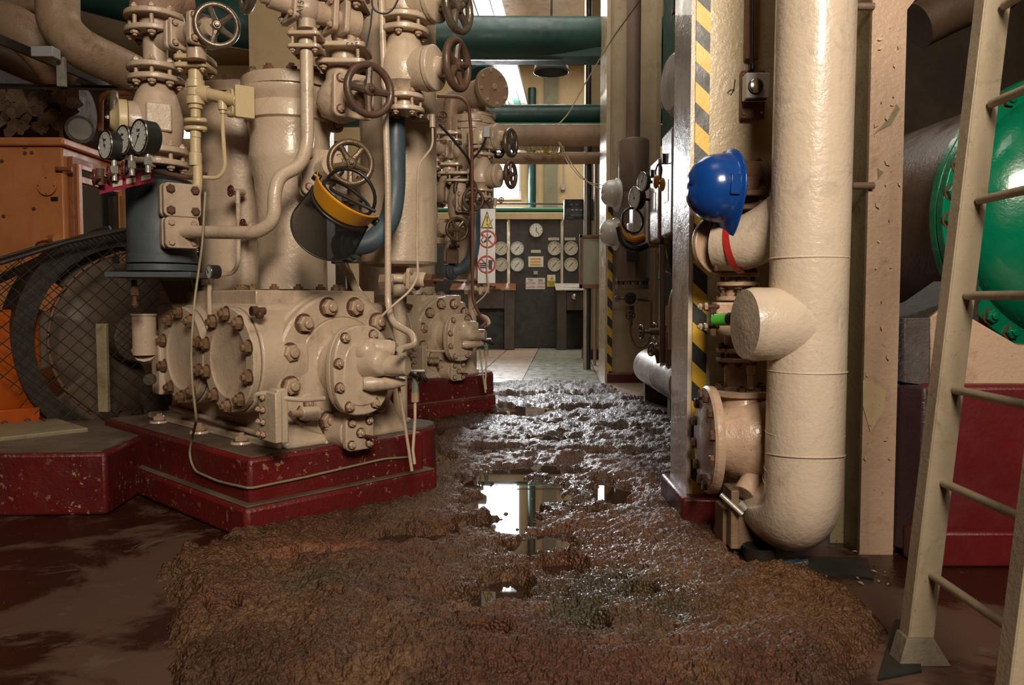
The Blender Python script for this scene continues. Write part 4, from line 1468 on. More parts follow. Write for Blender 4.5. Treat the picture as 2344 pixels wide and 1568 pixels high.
obj('pulley', G().cyl(PUL - axf * .1, PUL + axf * .1, .16, n=36), DARKM, t2)

# wire mesh guard: woven diagonal wires on the plane in front of the flywheel, clipped to the guard outline
gp0 = FWc - axf * .22
ga = RU.copy()
def g2(px, py):
    p = on_plane(px, py, gp0, axf) - gp0
    return p.dot(ga), p.z
ol = [g2(*q_) for q_ in ((-40, 618), (0, 603), (80, 578), (150, 556), (230, 538), (300, 523), (400, 535), (470, 575), (500, 640), (520, 760), (500, 900), (420, 960), (330, 985), (230, 1012), (150, 1010), (70, 940), (-40, 830))]
def inside(x, y):
    c_ = False
    n = len(ol)
    for i in range(n):
        x0, y0 = ol[i]; x1, y1 = ol[(i + 1) % n]
        if (y0 > y) != (y1 > y) and x < (x1 - x0) * (y - y0) / (y1 - y0) + x0: c_ = not c_
    return c_
gd = thing('mesh_guard', 'black diamond wire mesh guard with tubular edge over the flywheel and belts', 'guard', gp0 - UZ * .55)
gm = G()
def wires(offp, sp_=.052, r=.0021):
    for sg_ in (1, -1):
        d = V((math.cos(math.radians(43)), sg_ * math.sin(math.radians(43)), 0))
        nrm = V((-d.y, d.x, 0))
        k = -60
        while k < 60:
            o_ = nrm * (k * sp_)
            k += 1
            run = []
            tt = -2.4
            while tt < 2.4:
                q = o_ + d * tt
                if inside(q.x, q.y):
                    run.append(q)
                else:
                    if len(run) > 1:
                        gm.tube([offp + ga * run[0].x + UZ * run[0].y, offp + ga * run[-1].x + UZ * run[-1].y], r, 4)
                    run = []
                tt += .02
            if len(run) > 1:
                gm.tube([offp + ga * run[0].x + UZ * run[0].y, offp + ga * run[-1].x + UZ * run[-1].y], r, 4)
wires(gp0)
wires(gp0 + axf * .42, .052, .0018)
mo = obj('wire_mesh', gm, DARKM, gd, kind='stuff')
edge = [gp0 + ga * x + UZ * y for x, y in ol]
obj('edge_tube', G().tube(edge[1:12], .009, 8), DARKM, gd)
obj('edge_tube', G().tube([p + axf * .42 for p in edge[1:12]], .009, 8), DARKM, gd)
# strip of mesh along the rim between the two faces
gs = G()
for i in range(1, 9):
    for k in range(7):
        A_ = edge[i].lerp(edge[i + 1], k / 7)
        B_ = edge[i].lerp(edge[i + 1], ((k + 3) / 7))
        gs.tube([A_, B_ + axf * .42], .0022, 4)
        gs.tube([A_ + axf * .42, B_], .0022, 4)
obj('rim_mesh', gs, DARKM, gd, kind='stuff')
obj('inner_hoop', G().tube([gp0 + axf * .02 + (ga * math.cos(q_) + UZ * math.sin(q_)) * (FR - .12) for q_ in [math.radians(60 + 6 * i) for i in range(30)]], .008, 8), RUST, gd)
ps = P(238, 935, 3.55)
obj('guard_post', G().box(P(236, 842, 3.55), V((.023, 0, 0)), V((0, .012, 0)), UZ * .20), SKIRT, gd, bev=.002)

# motor plinth
mp_ = FLO(243, 1178)
g = G().box((mp_.x - .9, mp_.y + .02, .14), V((.9, .10, 0)), V((-.08, .42, 0)), V((0, 0, 0.14)))
o_ = setp(obj('motor_plinth', G().box((mp_.x - .92, mp_.y + .33, .118), V((.9, .06, 0)), V((-.03, .40, 0)), V((0, 0, .118))), RED, bev=.014), 'low red painted concrete block under the orange motor', 'plinth')
obj('dusty_top', G().box((mp_.x - .92, mp_.y + .33, .237), V((.88, .058, 0)), V((-.028, .385, 0)), V((0, 0, .003))), DUST, o_)
setp(obj('motor_bed', G().box(P(0, 1000, 3.28), RU * .28 , LV * .20, UZ * .028), SKIRT, bev=.006), 'cream steel bed plate between the motor foot and red block', 'plate')

# ------------------------------------------------------------------ orange cabinet
XL, XR = P(-60, 600, 5).x, P(150, 600, 5).x
zt_ = P(100, 335, 5).z
cb = thing('control_cabinet', 'tall faded orange steel cabinet with rivets and a glazed side door', 'cabinet', ((XL + XR) / 2, 5.4, 0))
obj('cabinet_body', G().bb(XL - .4, XR, 5.0, 5.75, 0, zt_), ORANGE, cb, bev=.01)
obj('roof_edge', G().bb(XL - .42, XR + .03, 4.96, 5.8, zt_, zt_ + .05), ORANGE, cb, bev=.012)
fd = obj('door_frame', G().bb(XR, XR + .03, 5.06, 5.72, .5, zt_ - .05), RUSTBOX, cb, bev=.004)
zm = P(200, 420, 5.3).z
obj('glass_pane', G().bb(XR + .03, XR + .036, 5.14, 5.62, zm + .03, zt_ - .12), DGLASS, fd)
obj('glass_pane', G().bb(XR + .03, XR + .036, 5.14, 5.62, .6, zm - .03), DGLASS, fd)
obj('frame_moulding', G().bb(XR + .028, XR + .045, 5.10, 5.14, .55, zt_ - .09).bb(XR + .028, XR + .045, 5.62, 5.66, .55, zt_ - .09).bb(XR + .028, XR + .045, 5.14, 5.62, zt_ - .12, zt_ - .09).bb(XR + .028, XR + .045, 5.14, 5.62, zm - .02, zm + .02), ORANGE, fd, bev=.003)
hp = P(108, 426, 4.99)
cv_ = obj('round_cover', G().cyl(hp, hp - V((0, .012, 0)), .060, n=32), ORANGE, cb, bev=.002)
for p in circ(hp - V((0, .012, 0)), (0, -1, 0), .05, 4):
    nut(cv_, p, (0, -1, 0), .005, RUST, 'bolt')
obj('name_tag', G().bb(P(103, 0, 4.99).x, P(118, 0, 4.99).x, 4.985, 4.995, P(0, 459, 4.99).z, P(0, 451, 4.99).z), BLACK, cb)
for x, y in ((58, 337), (58, 351), (73, 350), (5, 369), (9, 495), (78, 478)):
    nut(cb, P(x, y, 5.0), (0, -1, 0), .012, RUST, 'bolt')
for x, y in ((140, 386), (155, 387)):
    pass
obj('hinge', G().cyl(P(128, 386, 4.97), P(165, 388, 4.97), .014, n=12), RUSTBOX, cb)
obj('handle', G().tube([P(75, 575, 4.96), P(78, 555, 4.96), P(95, 548, 4.96), P(118, 547, 4.96)], .008, 8, .03).cyl(P(118, 547, 4.99), P(132, 548, 4.93), .030, n=24), ORANGE, cb)
# second orange housing low behind the guard
oh = thing('fan_housing', 'deep orange machine casing seen through the wire mesh behind the belts', 'casing', P(60, 900, 5.6))
obj('casing_body', G().bb(-4.6, -2.2, 5.2 + .7, 6.6, 0, 1.0), ORANGE, oh, bev=.03)
obj('casing_rib', G().bb(P(48, 0, 5.85).x, P(62, 0, 5.85).x, 5.8, 5.92, .2, .95), RUSTBOX, oh, bev=.01)

# ------------------------------------------------------------------ clutter high on the left
def pipe(name, label, pts, r, mat, fil=.2, n=24, group=None, **k):
    o = obj(name, G().tube(pts, r, n, fil, 10), mat, **k)
    setp(o, label, 'pipe', group)
    return o


LAG = paint('peeling_pink_lagging', (.40, .27, .17), (.31, .20, .125), .45, dirt=(.05, .03, .015), damt=.7, bump=.7, seed=61)
pipe('lagged_pipe', 'fat pink lagged pipe dropping in an elbow and running down to the right', [P(132, -60, 4.6), P(132, 60, 4.6), P(180, 110, 4.6), P(330, 180, 4.9), P(420, 230, 5.2)], .115, LAG, .25, 28)
pipe('lagged_pipe', 'fat dull pink lagged pipe entering from the left edge behind the elbow', [P(-60, 40, 5.0), P(40, 60, 5.0), P(95, 110, 5.05), P(150, 180, 5.2)], .13, LAG, .3, 28)
pipe('lagged_pipe', 'dim brown sloping pipe under the tray at the far left', [P(-40, 118, 5.6), P(60, 160, 5.6), P(140, 192, 5.7)], .07, BROWNP, .1)
pipe('cross_pipe', 'brown horizontal pipe along the top left corner', [P(-60, 8, 5.6), P(100, 12, 5.6)], .05, LAG, .1)
o_ = thing('cable_tray', 'dark steel cable tray sloping down across the left pipes', 'tray', P(100, 160, 4.5))
A, B = P(-30, 78, 4.3), P(235, 190, 5.0)
dd_ = (B - A)
obj('tray_bed', G().box((A + B) / 2, dd_ / 2, V((0, .08, 0)), UZ * .025), DARKM, o_)
obj('junction_box', G().box(P(105, 122, 4.4), V((.06, 0, 0)), V((0, .04, 0)), UZ * .028), BOXM, o_, bev=.004)
obj('hanger', G().box(P(141, 165, 4.5), V((.022, 0, 0)), V((0, .012, 0)), UZ * .08), STEELT, o_)
obj('long_rail', G().tube([P(-30, 194, 4.9), P(320, 200, 4.9)], .010, 6).tube([P(-30, 200, 4.7), P(320, 206, 4.7)], .006, 6), DARKM, o_)
g = G()
rr_ = random.Random(3)
PEEL = paint('peeling_cream_sheet', (.24, .16, .095), (.15, .095, .055), .6, dirt=(.02, .015, .01), damt=.9, bump=.8, seed=62)
pc_ = obj('lagged_duct', G().tube([P(-60, 255, 5.9), P(190, 258, 5.9)], .20, 24), paint('scorched_lagging', (.10, .065, .035), (.05, .035, .02), .7, damt=.8, bump=.9, seed=63), label='scorched brown lagged duct with hanging paint sheets above the orange cabinet', cat='duct')
for i in range(60):
    c_ = P(rr_.uniform(-10, 180), rr_.uniform(205, 300), 5.62)
    a_, s_ = rr_.uniform(0, 6), rr_.uniform(.02, .075)
    pts = [c_ + V((math.cos(a_ + q_) * s_ * rr_.uniform(.6, 1.3), rr_.uniform(-.03, .02), math.sin(a_ + q_) * s_ * rr_.uniform(.5, 1.2))) for q_ in (0, .9, 2.1, 3.0, 4.1, 5.2)]
    obj('paint_flake', G().add(pts, [(0, 1, 2, 3, 4, 5)]), PEEL, pc_)
lp_ = thing('floodlight', 'dark round lamp with pale lens on top of the orange cabinet', 'lamp', P(175, 300, 5.3))
ln = side_n(35)
obj('housing', G().lathe(P(183, 296, 5.3) - ln * .2, ln, [(.065, 0), (.085, .05), (.09, .2)], 32), DARKM, lp_)
obj('lens', G().lathe(P(183, 296, 5.3), ln, [(.07, 0), (.07, .004)], 32), flat('dusty_lens', (.16, .14, .11), .3), lp_)
# dark machine frame and far glimpses behind the left machine
setp(obj('bent_rail', G().tube([P(230, 300, 5.6), P(230, 225, 5.6), P(245, 213, 5.6), P(330, 213, 5.6)], .02, 8, .06), RUSTBOX), 'rusty orange bent rail behind the gauges', 'rail')
setp(obj('arched_pipe', G().tube([P(248, 320, 5.9), P(250, 250, 5.9), P(285, 220, 5.9), P(360, 218, 5.9)], .05, 16, .3), RUST), 'dark brown arched pipe behind the left stop valve', 'pipe')
setp(obj('drum', G().cyl(P(292, 620, 5.7), P(292, 452, 5.7), .075, n=28), paint('amber_drum_paint', (.35, .17, .05), (.25, .12, .04), .35)), 'amber cylinder standing behind the orange cabinet door', 'drum')
setp(obj('cream_partition', G().box(P(350, 520, 6.4), V((.35, 0, 0)), V((0, .04, 0)), UZ * .7), WALLC), 'dim cream partition behind the strainer vessel', 'partition')
# pipework behind the front machine that closes the view to the far left
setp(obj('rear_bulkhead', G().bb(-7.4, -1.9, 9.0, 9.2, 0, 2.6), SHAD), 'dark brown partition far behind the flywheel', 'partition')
setp(obj('cream_post', G().bb(P(568, 0, 6.6).x, P(742, 0, 6.6).x, 6.6, 6.9, 0, 5.2), WALLC), 'broad cream building column rising behind the front cylinders', 'column')
# ------------------------------------------------------------------ stripes
def stripes(parent, x0, x1, y, z0, z1, pitch, slope, nrm=(0, -1, 0)):
    """diagonal tape bands on a plane y = const; bands fall to the right"""
    k = 0
    zz = z0 - slope
    w_ = x1 - x0
    while zz < z1 + slope:
        pts = []
        a0_, a1_ = zz + slope, zz
        quad = [(x0, a0_), (x1, a1_), (x1, a1_ + pitch / 2), (x0, a0_ + pitch / 2)]
        out = []
        for i in range(4):          # clip to z0..z1 (Sutherland-Hodgman on z)
            out.append(quad[i])
        for lim, sgn in ((z0, 1), (z1, -1)):
            o2 = []
            for i in range(len(out)):
                A, B = out[i], out[(i + 1) % len(out)]
                ia, ib = (A[1] - lim) * sgn >= 0, (B[1] - lim) * sgn >= 0
                if ia: o2.append(A)
                if ia != ib:
                    t = (lim - A[1]) / (B[1] - A[1])
                    o2.append((A[0] + (B[0] - A[0]) * t, lim))
            out = o2
            if len(out) < 3: break
        if len(out) >= 3:
            obj('tape_band', G().prism([(a, y, b) for a, b in out], nrm, .0012), YTAPE if k % 2 == 0 else KTAPE, parent)
        k += 1
        zz += pitch / 2


# ------------------------------------------------------------------ near column
cx0 = P(1572, 1140, 2.72).x
col = thing('building_column', 'near cream column with peeling gloss paint and hazard-striped corner', 'column', (cx0 + .15, 2.8, 0))
obj('column_shaft', G().bb(cx0, cx0 + .42, 2.72, 2.97, .10, 5.2), COLC, col, bev=.004)
obj('column_flange', G().bb(cx0 - .004, cx0 + .008, 2.715, 2.99, .10, 5.2), WHITEC, col)
obj('base_block', G().bb(cx0 - .03, cx0 + .2, 2.66, 3.05, 0, .125), REDB, col, bev=.012)
stripes(col, cx0 + .012, cx0 + .060, 2.715, .115, 2.6, .136, .045)
# thermostat, conduit, lettering
tb = thing('thermostat', 'square cream room thermostat with silver dial on a wooden back board', 'thermostat', P(1728, 270, 2.7))
wbd = obj('back_board', G().box(P(1722, 218, 2.70), V((.040, 0, 0)), V((0, .012, 0)), UZ * .080), TIMBER, tb, bev=.003)
for x, y in ((1702, 170), (1742, 168), (1702, 260), (1742, 258)):
    nut(wbd, P(x, y, 2.688), (0, -1, 0), .005, CHROME, 'bolt')
bx = obj('thermostat_case', G().box(P(1730, 200, 2.655), V((.039, 0, 0)), V((0, .025, 0)), UZ * .042), SIGNW, tb, bev=.004)
dn = obj('dial', G().lathe(P(1730, 198, 2.630), (0, -1, 0), [(.024, 0), (.024, .010), (.021, .012)], 32), CHROME, tb)
obj('dial_ring', G().torus(P(1730, 198, 2.629), (0, -1, 0), .0245, .0016, 32, 6), BLACK, tb)
obj('vent_slots', G().box(P(1729, 228, 2.64), V((.033, 0, 0)), V((0, .012, 0)), UZ * .002), BLACK, tb)
cd = thing('conduit', 'dark conduit on a reddish batten running down to the thermostat', 'conduit', P(1722, 165, 2.7))
obj('batten', G().box(P(1721, 50, 2.70), V((.0225, 0, 0)), V((0, .010, 0)), UZ * .125), TIMBER, cd, bev=.002)
obj('conduit_tube', G().cyl(P(1722, 158, 2.672), P(1722, -30, 2.672), .0055).cyl(P(1722, 160, 2.672), P(1722, 148, 2.672), .011), BLACK, cd)
obj('scribble', G().tube([P(1683, 182, 2.714), P(1680, 205, 2.714), P(1674, 216, 2.714), P(1666, 212, 2.714), P(1672, 205, 2.714), P(1682, 206, 2.714)], .0015, 5), INK, col)

# ------------------------------------------------------------------ white lagged pipe
wp = thing('lagged_pipe', 'thick off-white lagged pipe dropping to a floor-level elbow in front of the column', 'pipe', P(1830, 1270, 2.25))
rp = .108
xa = P(1846, 700, 2.25).x + .000
e0 = V((xa + .013, 2.25, 2.2))
pts = [e0, V((xa, 2.25, .29)), V((xa - .02, 2.27, .19)), V((xa - .16, 2.40, .19)), V((xa - .25, 2.50, .22))]
obj('pipe_run', G().tube([e0, V((xa, 2.25, .14)), V((xa - .045, 2.52, .19))], rp, 48, .19, 16), WHITEC, wp, smooth=50)
for zz in (P(0, 592, 2.25).z, P(0, 848, 2.25).z):
    obj('lagging_seam', G().torus((xa + .004, 2.25, zz), (0, 0, 1), rp + .0005, .0022, 48, 6), WHITEC, wp)
for zz, tl in ((.42, .05), (.36, -.08), (.31, .12), (.27, .3)):
    obj('lagging_wrinkle', G().torus((xa + .002, 2.25 + tl * .05, zz), (0, -tl, 1), rp + .0002, .0018, 48, 6), WHITEC, wp)
nc = side_n(-82)
cc = P(1698, 742, 2.22)
obj('capped_branch', G().lathe(cc - nc * .24, nc, [(.100, 0), (.103, .10), (.104, .21), (.098, .232), (.0, .238)], 48, caps=False), WHITEC, wp, smooth=50)
# hand valve with green sleeve left of the cap
gv = thing('green_sleeve', 'bright green plastic sleeve on the spindle poking into the lagged cap', 'sleeve', P(1655, 750, 2.35))
obj('sleeve_body', G().cyl(P(1634, 732, 2.42), P(1671, 731, 2.38), .0185, n=24), GCAP, gv, bev=.001)
obj('collar', G().cyl(P(1670, 730, 2.38), P(1682, 729, 2.36), .0195, n=24).cyl(P(1630, 732, 2.42), P(1636, 732, 2.42), .0195, n=24), BLACK, gv)

# upper pipe with red band, curving into the lagged pipe
up = thing('banded_pipe', 'short cream pipe with torn red tape band behind the lagged riser', 'pipe', P(1700, 600, 2.45))
obj('pipe_body', G().tube([P(1652, 560, 2.50), P(1700, 560, 2.45), P(1760, 530, 2.40), P(1800, 500, 2.35)], .083, 40, .10), WHITEC, up, smooth=50)
obj('red_band', G().lathe(P(1689, 563, 2.462), (P(1760, 545, 2.4) - P(1689, 563, 2.462)), [(.0865, -.01), (.0868, .012)], 40, caps=False), RTAPE, up)
obj('end_flange', G().cyl(P(1650, 560, 2.52), P(1640, 562, 2.54), .098, n=40), TAN, up, bev=.004)
for y in (535, 583, 505, 612):
    nut(up, P(1641, y, 2.47), (-1, 0, 0), .014, RUST, 'bolt')
# rusty flanged elbow carrying the hard hat
rv = thing('rusty_elbow', 'rusty brown flanged pipe elbow that carries the blue hard hat', 'pipe', P(1710, 470, 2.55))
obj('elbow_body', G().tube([P(1672, 408, 2.50), P(1710, 408, 2.52), P(1745, 408, 2.6)], .055, 28, .03).cyl(P(1704, 410, 2.5), P(1704, 462, 2.5), .045, n=28), RUST, rv, smooth=50)
obj('pale_gasket', G().torus(P(1686, 395, 2.43), (-.3, -1, 0), .012, .005, 20, 6), DIAL, rv)
f_ = flange(rv, P(1742, 410, 2.6), (-1, -.2, 0), .070, .018, RUST, RUST, 6, .014)
flange(rv, P(1704, 455, 2.5), UZ, .075, .018, RUST, RUST, 6, .013)
flange(rv, P(1704, 474, 2.5), -UZ, .075, .016, RUST, RUST, 6, .013)
# hard hat
ht = thing('hard_hat', 'royal blue hard hat hanging brim-down on its side from the rusty elbow', 'helmet', P(1640, 520, 2.4))
hc = P(1652, 432, 2.42)
crown = (V((-1, -.28, .05))).normalized()      # crown points left
hup = UZ - crown * UZ.dot(crown); hup.normalize()
hside = crown.cross(hup).normalized()
def hatmesh(c, crown, front, side, L, W, Hh, brim=.05, peak=.06):
    """helmet shell: rings from crown to rim; front is the direction of the peak"""
    g = G()
    n, rings = 48, 14
    vs_, fs_ = [], []
    for j in range(rings + 1):
        ph = (j / rings) * math.pi / 2
        for i in range(n):
            t = 2 * math.pi * i / n
            rr_ = math.sin(ph) ** .85 + 1e-4
            hh = math.cos(ph) ** .9 if j < rings else 0
            rid = 1 + .03 * math.cos(2 * t) * (1 - j / rings)
            vs_.append(V(c) + crown * Hh * hh * rid + front * (L / 2) * rr_ * math.cos(t) + side * (W / 2) * rr_ * math.sin(t))
    for q_, (ext, drop) in enumerate(((.006, -.012), (.015, -.014), (.017, -.018))):
        for i in range(n):
            t = 2 * math.pi * i / n
            pk = max(0, math.cos(t)) ** 3 * peak * (q_ + 1) / 3
            vs_.append(V(c) + crown * (drop - (pk * .25)) + front * ((L / 2 + ext) * math.cos(t) + pk) + side * (W / 2 + ext) * math.sin(t))
    R = rings + 4
    for j in range(R - 1):
        for i in range(n):
            i2 = (i + 1) % n
            fs_.append((j * n + i, j * n + i2, (j + 1) * n + i2, (j + 1) * n + i))
    return g.add(vs_, fs_)
def helmet(root, c, crown, front, side, L, W, Hh, mat, peak=.06, ribs=True):
    sh = obj('shell', hatmesh(c, crown, front, side, L, W, Hh, peak=peak), mat, root, smooth=70)
    s_ = sh.modifiers.new('solid', 'SOLIDIFY'); s_.thickness = .003; s_.offset = 1
    obj('inner_band', G().torus(c + crown * .015, crown, L * .40, .006, 36, 6), BLACK, root)
    if ribs:
        for s2 in (-1, 1):
            obj('slot_lug', G().box(c + crown * .012 + side * s2 * (W / 2 + .003), front * .03, side * .004, crown * .016), mat, root, bev=.002)
helmet(ht, hc, crown, -hup, hside, .205, .19, .105, HATB, peak=.04)

# ------------------------------------------------------------------ valve tree beside the column
vt = thing('valve_tree', 'flaking tan valve assembly bolted to the near column behind the capped branch', 'valve', P(1680, 890, 2.55))
obj('spool_pipe', G().cyl(P(1688, 640, 2.55), P(1688, 1000, 2.55), .042, n=28), TAN, vt)
for y in (640, 694, 812):
    flange_pair(vt, P(1688, y, 2.55), UZ, .068, .014, .016, TAN, 6, .0125, RUST)
obj('cross_body', G().box(P(1665, 731, 2.52), V((.045, 0, 0)), V((0, .04, 0)), UZ * .055), TAN, vt, bev=.006)
for y in (702, 748):
    nb__ = obj('through_bolt', G().cyl(P(1602, y, 2.45), P(1645, y, 2.48), .006), RUST, vt)
    nut(nb__, P(1620, y, 2.46), (-1, 0, 0), .013, NUTP)
    nut(nb__, P(1607, y, 2.45), (-1, 0, 0), .011, NUTP)
obj('sampling_plug', G().cyl(P(1718, 820, 2.42), P(1718, 850, 2.42), .004).cyl(P(1718, 836, 2.42), P(1718, 856, 2.42), .013, .013, 6).cyl(P(1718, 856, 2.42), P(1718, 890, 2.42), .010).cyl(P(1716, 816, 2.42), P(1716, 822, 2.42), .026, .026, 16), NUTP, vt)

pb = thing('pump_valve', 'large tan rust-pitted valve body with round bolted cover facing the aisle', 'valve', P(1680, 1180, 2.5))
nP = side_n(-92)
cP = P(1625, 1006, 2.47)
obj('valve_body', G().lathe(cP - nP * .24, nP, [(.12, 0), (.135, .05), (.135, .12), (.12, .17), (.10, .21), (.10, .235)], 44).cyl(P(1700, 990, 2.47), P(1702, 892, 2.5), .085, .07, 36), TAN, pb, smooth=45, bev=.003)
fc_ = obj('cover_plate', G().lathe(cP - nP * .012, nP, [(.168, 0), (.170, .006), (.170, .022), (.164, .03), (.11, .03), (.09, .036), (.0, .036)], 56, caps=False), TAN, pb, smooth=35)
for p in circ(cP + nP * .018, nP, .143, 12, .25):
    nut(fc_, p, nP, .0175, RUST, 'bolt')
flange(pb, P(1694, 905, 2.5), UZ, .095, .02, TAN, RUST, 6, .015)
obj('side_stub', G().cyl(P(1702, 1130, 2.36), P(1730, 1085, 2.4), .033, n=24), TAN, pb, bev=.003)
obj('lever', G().cyl(P(1650, 1132, 2.36), P(1700, 1178, 2.32), .0075).cyl(P(1690, 1150, 2.36), P(1705, 1165, 2.36), .012), STEELT, pb)
obj('stand', G().box(P(1685, 1200, 2.45), V((.055, 0, 0)), V((0, .05, 0)), UZ * .065).box(P(1672, 1180, 2.4), V((.012, 0, 0)), V((0, .05, 0)), UZ * .09), paint('brown_stand_paint', (.25, .16, .10), (.13, .08, .05), .5, damt=.8, bump=.6), pb, bev=.003)
flange(pb, P(1695, 1225, 2.5), UZ, .085, .02, RUST, RUST, 6, .012)
dc = thing('drain_cup', 'dark round drain cup on the floor at the foot of the lagged elbow', 'drain', P(1740, 1290, 2.2))
cq = FLO(1738, 1290)
obj('cup', G().lathe(cq, UZ, [(.045, 0), (.05, .055), (.044, .055), (.040, .02), (0, .02)], 28, caps=False), DARKM, dc)
setp(obj('floor_mat', G().prism([FLO(1815, 1278), FLO(1985, 1282), FLO(2000, 1330), FLO(1805, 1300)], UZ, .008), paint('dark_rubber', (.018, .02, .02), (.03, .028, .022), .6, damt=.5)), 'dark rubber sheet on the floor below the lagged elbow', 'mat')
setp(obj('floor_mat', G().prism([FLO(2050, 1422), FLO(2092, 1424), FLO(2110, 1540), FLO(2010, 1560)], UZ, .006), paint('black_rubber', (.016, .018, .016), (.02, .02, .018), .5, damt=.3)), 'black rubber strip under the ladder foot beside the sludge', 'mat')
kb = setp(obj('rag', G().box(cq + V((.08, -.02, .012)), V((.03, .01, .004)), V((-.005, .014, 0)), V((0, 0, .009))).box(cq + V((.115, -.03, .012)), V((.022, -.004, .004)), V((.004, .012, 0)), V((0, 0, .008))), paint('grey_blue_scrap', (.09, .12, .14), (.06, .08, .1), .4), bev=.004), 'grey blue crumpled scrap beside the drain cup', 'scrap')
for i in range(46):
    q = FLO(R_.uniform(1880, 2110), R_.uniform(1235, 1345))
    if abs(q.x - P(1990, 0, 2.3).x) < .05 and q.y > 2.38: continue
    a_, s_ = R_.uniform(0, 6), R_.uniform(.004, .016)
    o_ = obj('paint_flake', G().add([q + V((math.cos(a_) * s_, math.sin(a_) * s_, .002)), q + V((math.cos(a_ + 1.9) * s_ * .5, math.sin(a_ + 1.9) * s_ * .5, .006)), q + V((-math.cos(a_) * s_, -math.sin(a_) * s_, .003)), q + V((math.cos(a_ - 1.4) * s_ * .4, math.sin(a_ - 1.4) * s_ * .4, .004))], [(0, 1, 2, 3)]), YCREAM)
    setp(o_, 'fallen cream paint flake on the dark floor by the pink post', 'flake', 'paint flakes round the post foot')

# ------------------------------------------------------------------ pink post with peeling paint, brown strip and brackets
pp = P(1990, 1262, 2.44)
post = thing('steel_post', 'pink steel post with peeling paint between lagged pipe and green vessel', 'post', (pp.x, 2.45, 0))
xp0, xp1 = P(1953, 1260, 2.44).x + .02, P(2026, 1260, 2.44).x + .025
obj('post_face', G().bb(xp0, xp1, 2.44, 2.455, 0, 5.2), TAN, post)
obj('post_web', G().bb(xp0, xp0 + .012, 2.455, 2.56, 0, 5.2), SKIRT, post)
obj('back_flange', G().bb(xp0 - .045, xp1 - .02, 2.56, 2.572, 0, 5.2), SKIRT, post)
obj('gusset', G().prism([P(2064, 38, 2.45), P(2110, -20, 2.45), P(2064, -20, 2.45)], (0, 1, 0), .012), TAN, post)
fl_pts = [[(1975, 870), (2028, 893), (2022, 940), (1992, 988), (1975, 930)], [(1998, 310), (2035, 270), (2052, 238), (2060, 250), (2040, 285), (2010, 300)], [(2009, 385), (2022, 395), (2010, 410)]]
for q_ in fl_pts:
    obj('bare_patch', G().prism([P(a_, b_, 2.438) for a_, b_ in q_], (0, -1, 0), .0012), YCREAM if q_[0][1] > 800 else SKIRT, post)
for k in range(34):
    x, y = R_.uniform(1965, 2050), R_.uniform(20, 1100)
    x -= (y - 500) * .04 - 12
    a_, s_ = R_.uniform(0, 6), R_.uniform(.004, .013)
    q = P(x, y, 2.436)
    if not (xp0 + s_ < q.x < xp1 - s_): continue
    obj('paint_curl', G().add([q + V((math.cos(a_) * s_, -.004, math.sin(a_) * s_)), q + V((math.cos(a_ + 1.8) * s_ * .6, -.001, math.sin(a_ + 1.8) * s_ * .6)), q + V((-math.cos(a_) * s_, -.002, -math.sin(a_) * s_)), q + V((math.cos(a_ - 1.5) * s_ * .5, -.001, math.sin(a_ - 1.5) * s_ * .5))], [(0, 1, 2, 3)]), YCREAM if k % 2 else TAN, post)
dp = setp(obj('down_pipe', G().cyl(P(1937, 1250, 2.62) , (P(1937, 1250, 2.62).x + .03, 2.62, 2.4), .038, n=24), SKIRT), 'narrow brownish pipe squeezed between lagged pipe and pink post', 'pipe')
for y in (15, 425):
    obj('pipe_strut', G().cyl(P(1950, y, 2.43), P(2000, y, 2.43), .011), BROWNP, dp)

# ------------------------------------------------------------------ green vessel
gc = P(2458, 492, 2.95)
gn = V((math.sin(math.radians(4)), -math.cos(math.radians(4)), 0))
RG = .535
gt = thing('green_vessel', 'large horizontal vessel with bright green domed end and brown barrel', 'vessel', gc - UZ * RG)
obj('barrel', G().lathe(gc - gn * 2.2, gn, [(RG * .93, 0), (RG * .93, 2.17)], 72), TANKB, gt, smooth=50)
rr1 = obj('barrel_flange', G().lathe(gc - gn * .045, gn, [(RG, 0), (RG, .040)], 96), GREEN, gt, bev=.004)
rr2 = obj('dome_flange', G().lathe(gc, gn, [(RG, 0), (RG, .038), (RG * .89, .042)], 96), GREEN, gt, bev=.004)
obj('dome', G().lathe(gc + gn * .04, gn, [(RG * .88 * math.cos(q_), .0 + .20 * math.sin(q_)) for q_ in [math.radians(k * 6) for k in range(15)]], 96), GREEN, gt, smooth=60)
for p in circ(gc + gn * .039, gn, RG * .945, 32, .05):
    nut(rr2, p, gn, .026, GREEN)
sd_ = thing('saddle_block', 'pink-cream painted timber saddle block under the green vessel', 'support', P(2200, 885, 2.5))
pts_px = [(2130, 727), (2168, 695), (2330, 790), (2500, 800), (2500, 895), (2130, 884)]
obj('saddle_face', G().prism([P(a_, b_, 2.42) for a_, b_ in pts_px], (0, 1, 0), .30), TAN, sd_, bev=.004)
obj('steel_end', G().prism([P(2070, 728, 2.42), P(2128, 727, 2.42), P(2128, 884, 2.42), P(2068, 876, 2.42)], (0, 1, 0), .30), paint('flaked_grey_brown', (.16, .16, .17), (.07, .04, .025), .35, dirt=(.03, .015, .008), damt=.95, bump=.8, seed=64, dscale=18), sd_, bev=.003)
obj('bearing_shelf', G().prism([P(2068, 727, 2.43), P(2168, 690, 2.43), P(2240, 640, 2.43), P(2240, 740, 2.43)], (0, 1, 0), .26), DARKM, sd_)
rpb = thing('red_plinth', 'tall red and purple-brown concrete plinth under the saddle block', 'plinth', FLO(2200, 1300))
y0_ = FLO(2110, 1300).y
xl = FLO(2110, 1300).x
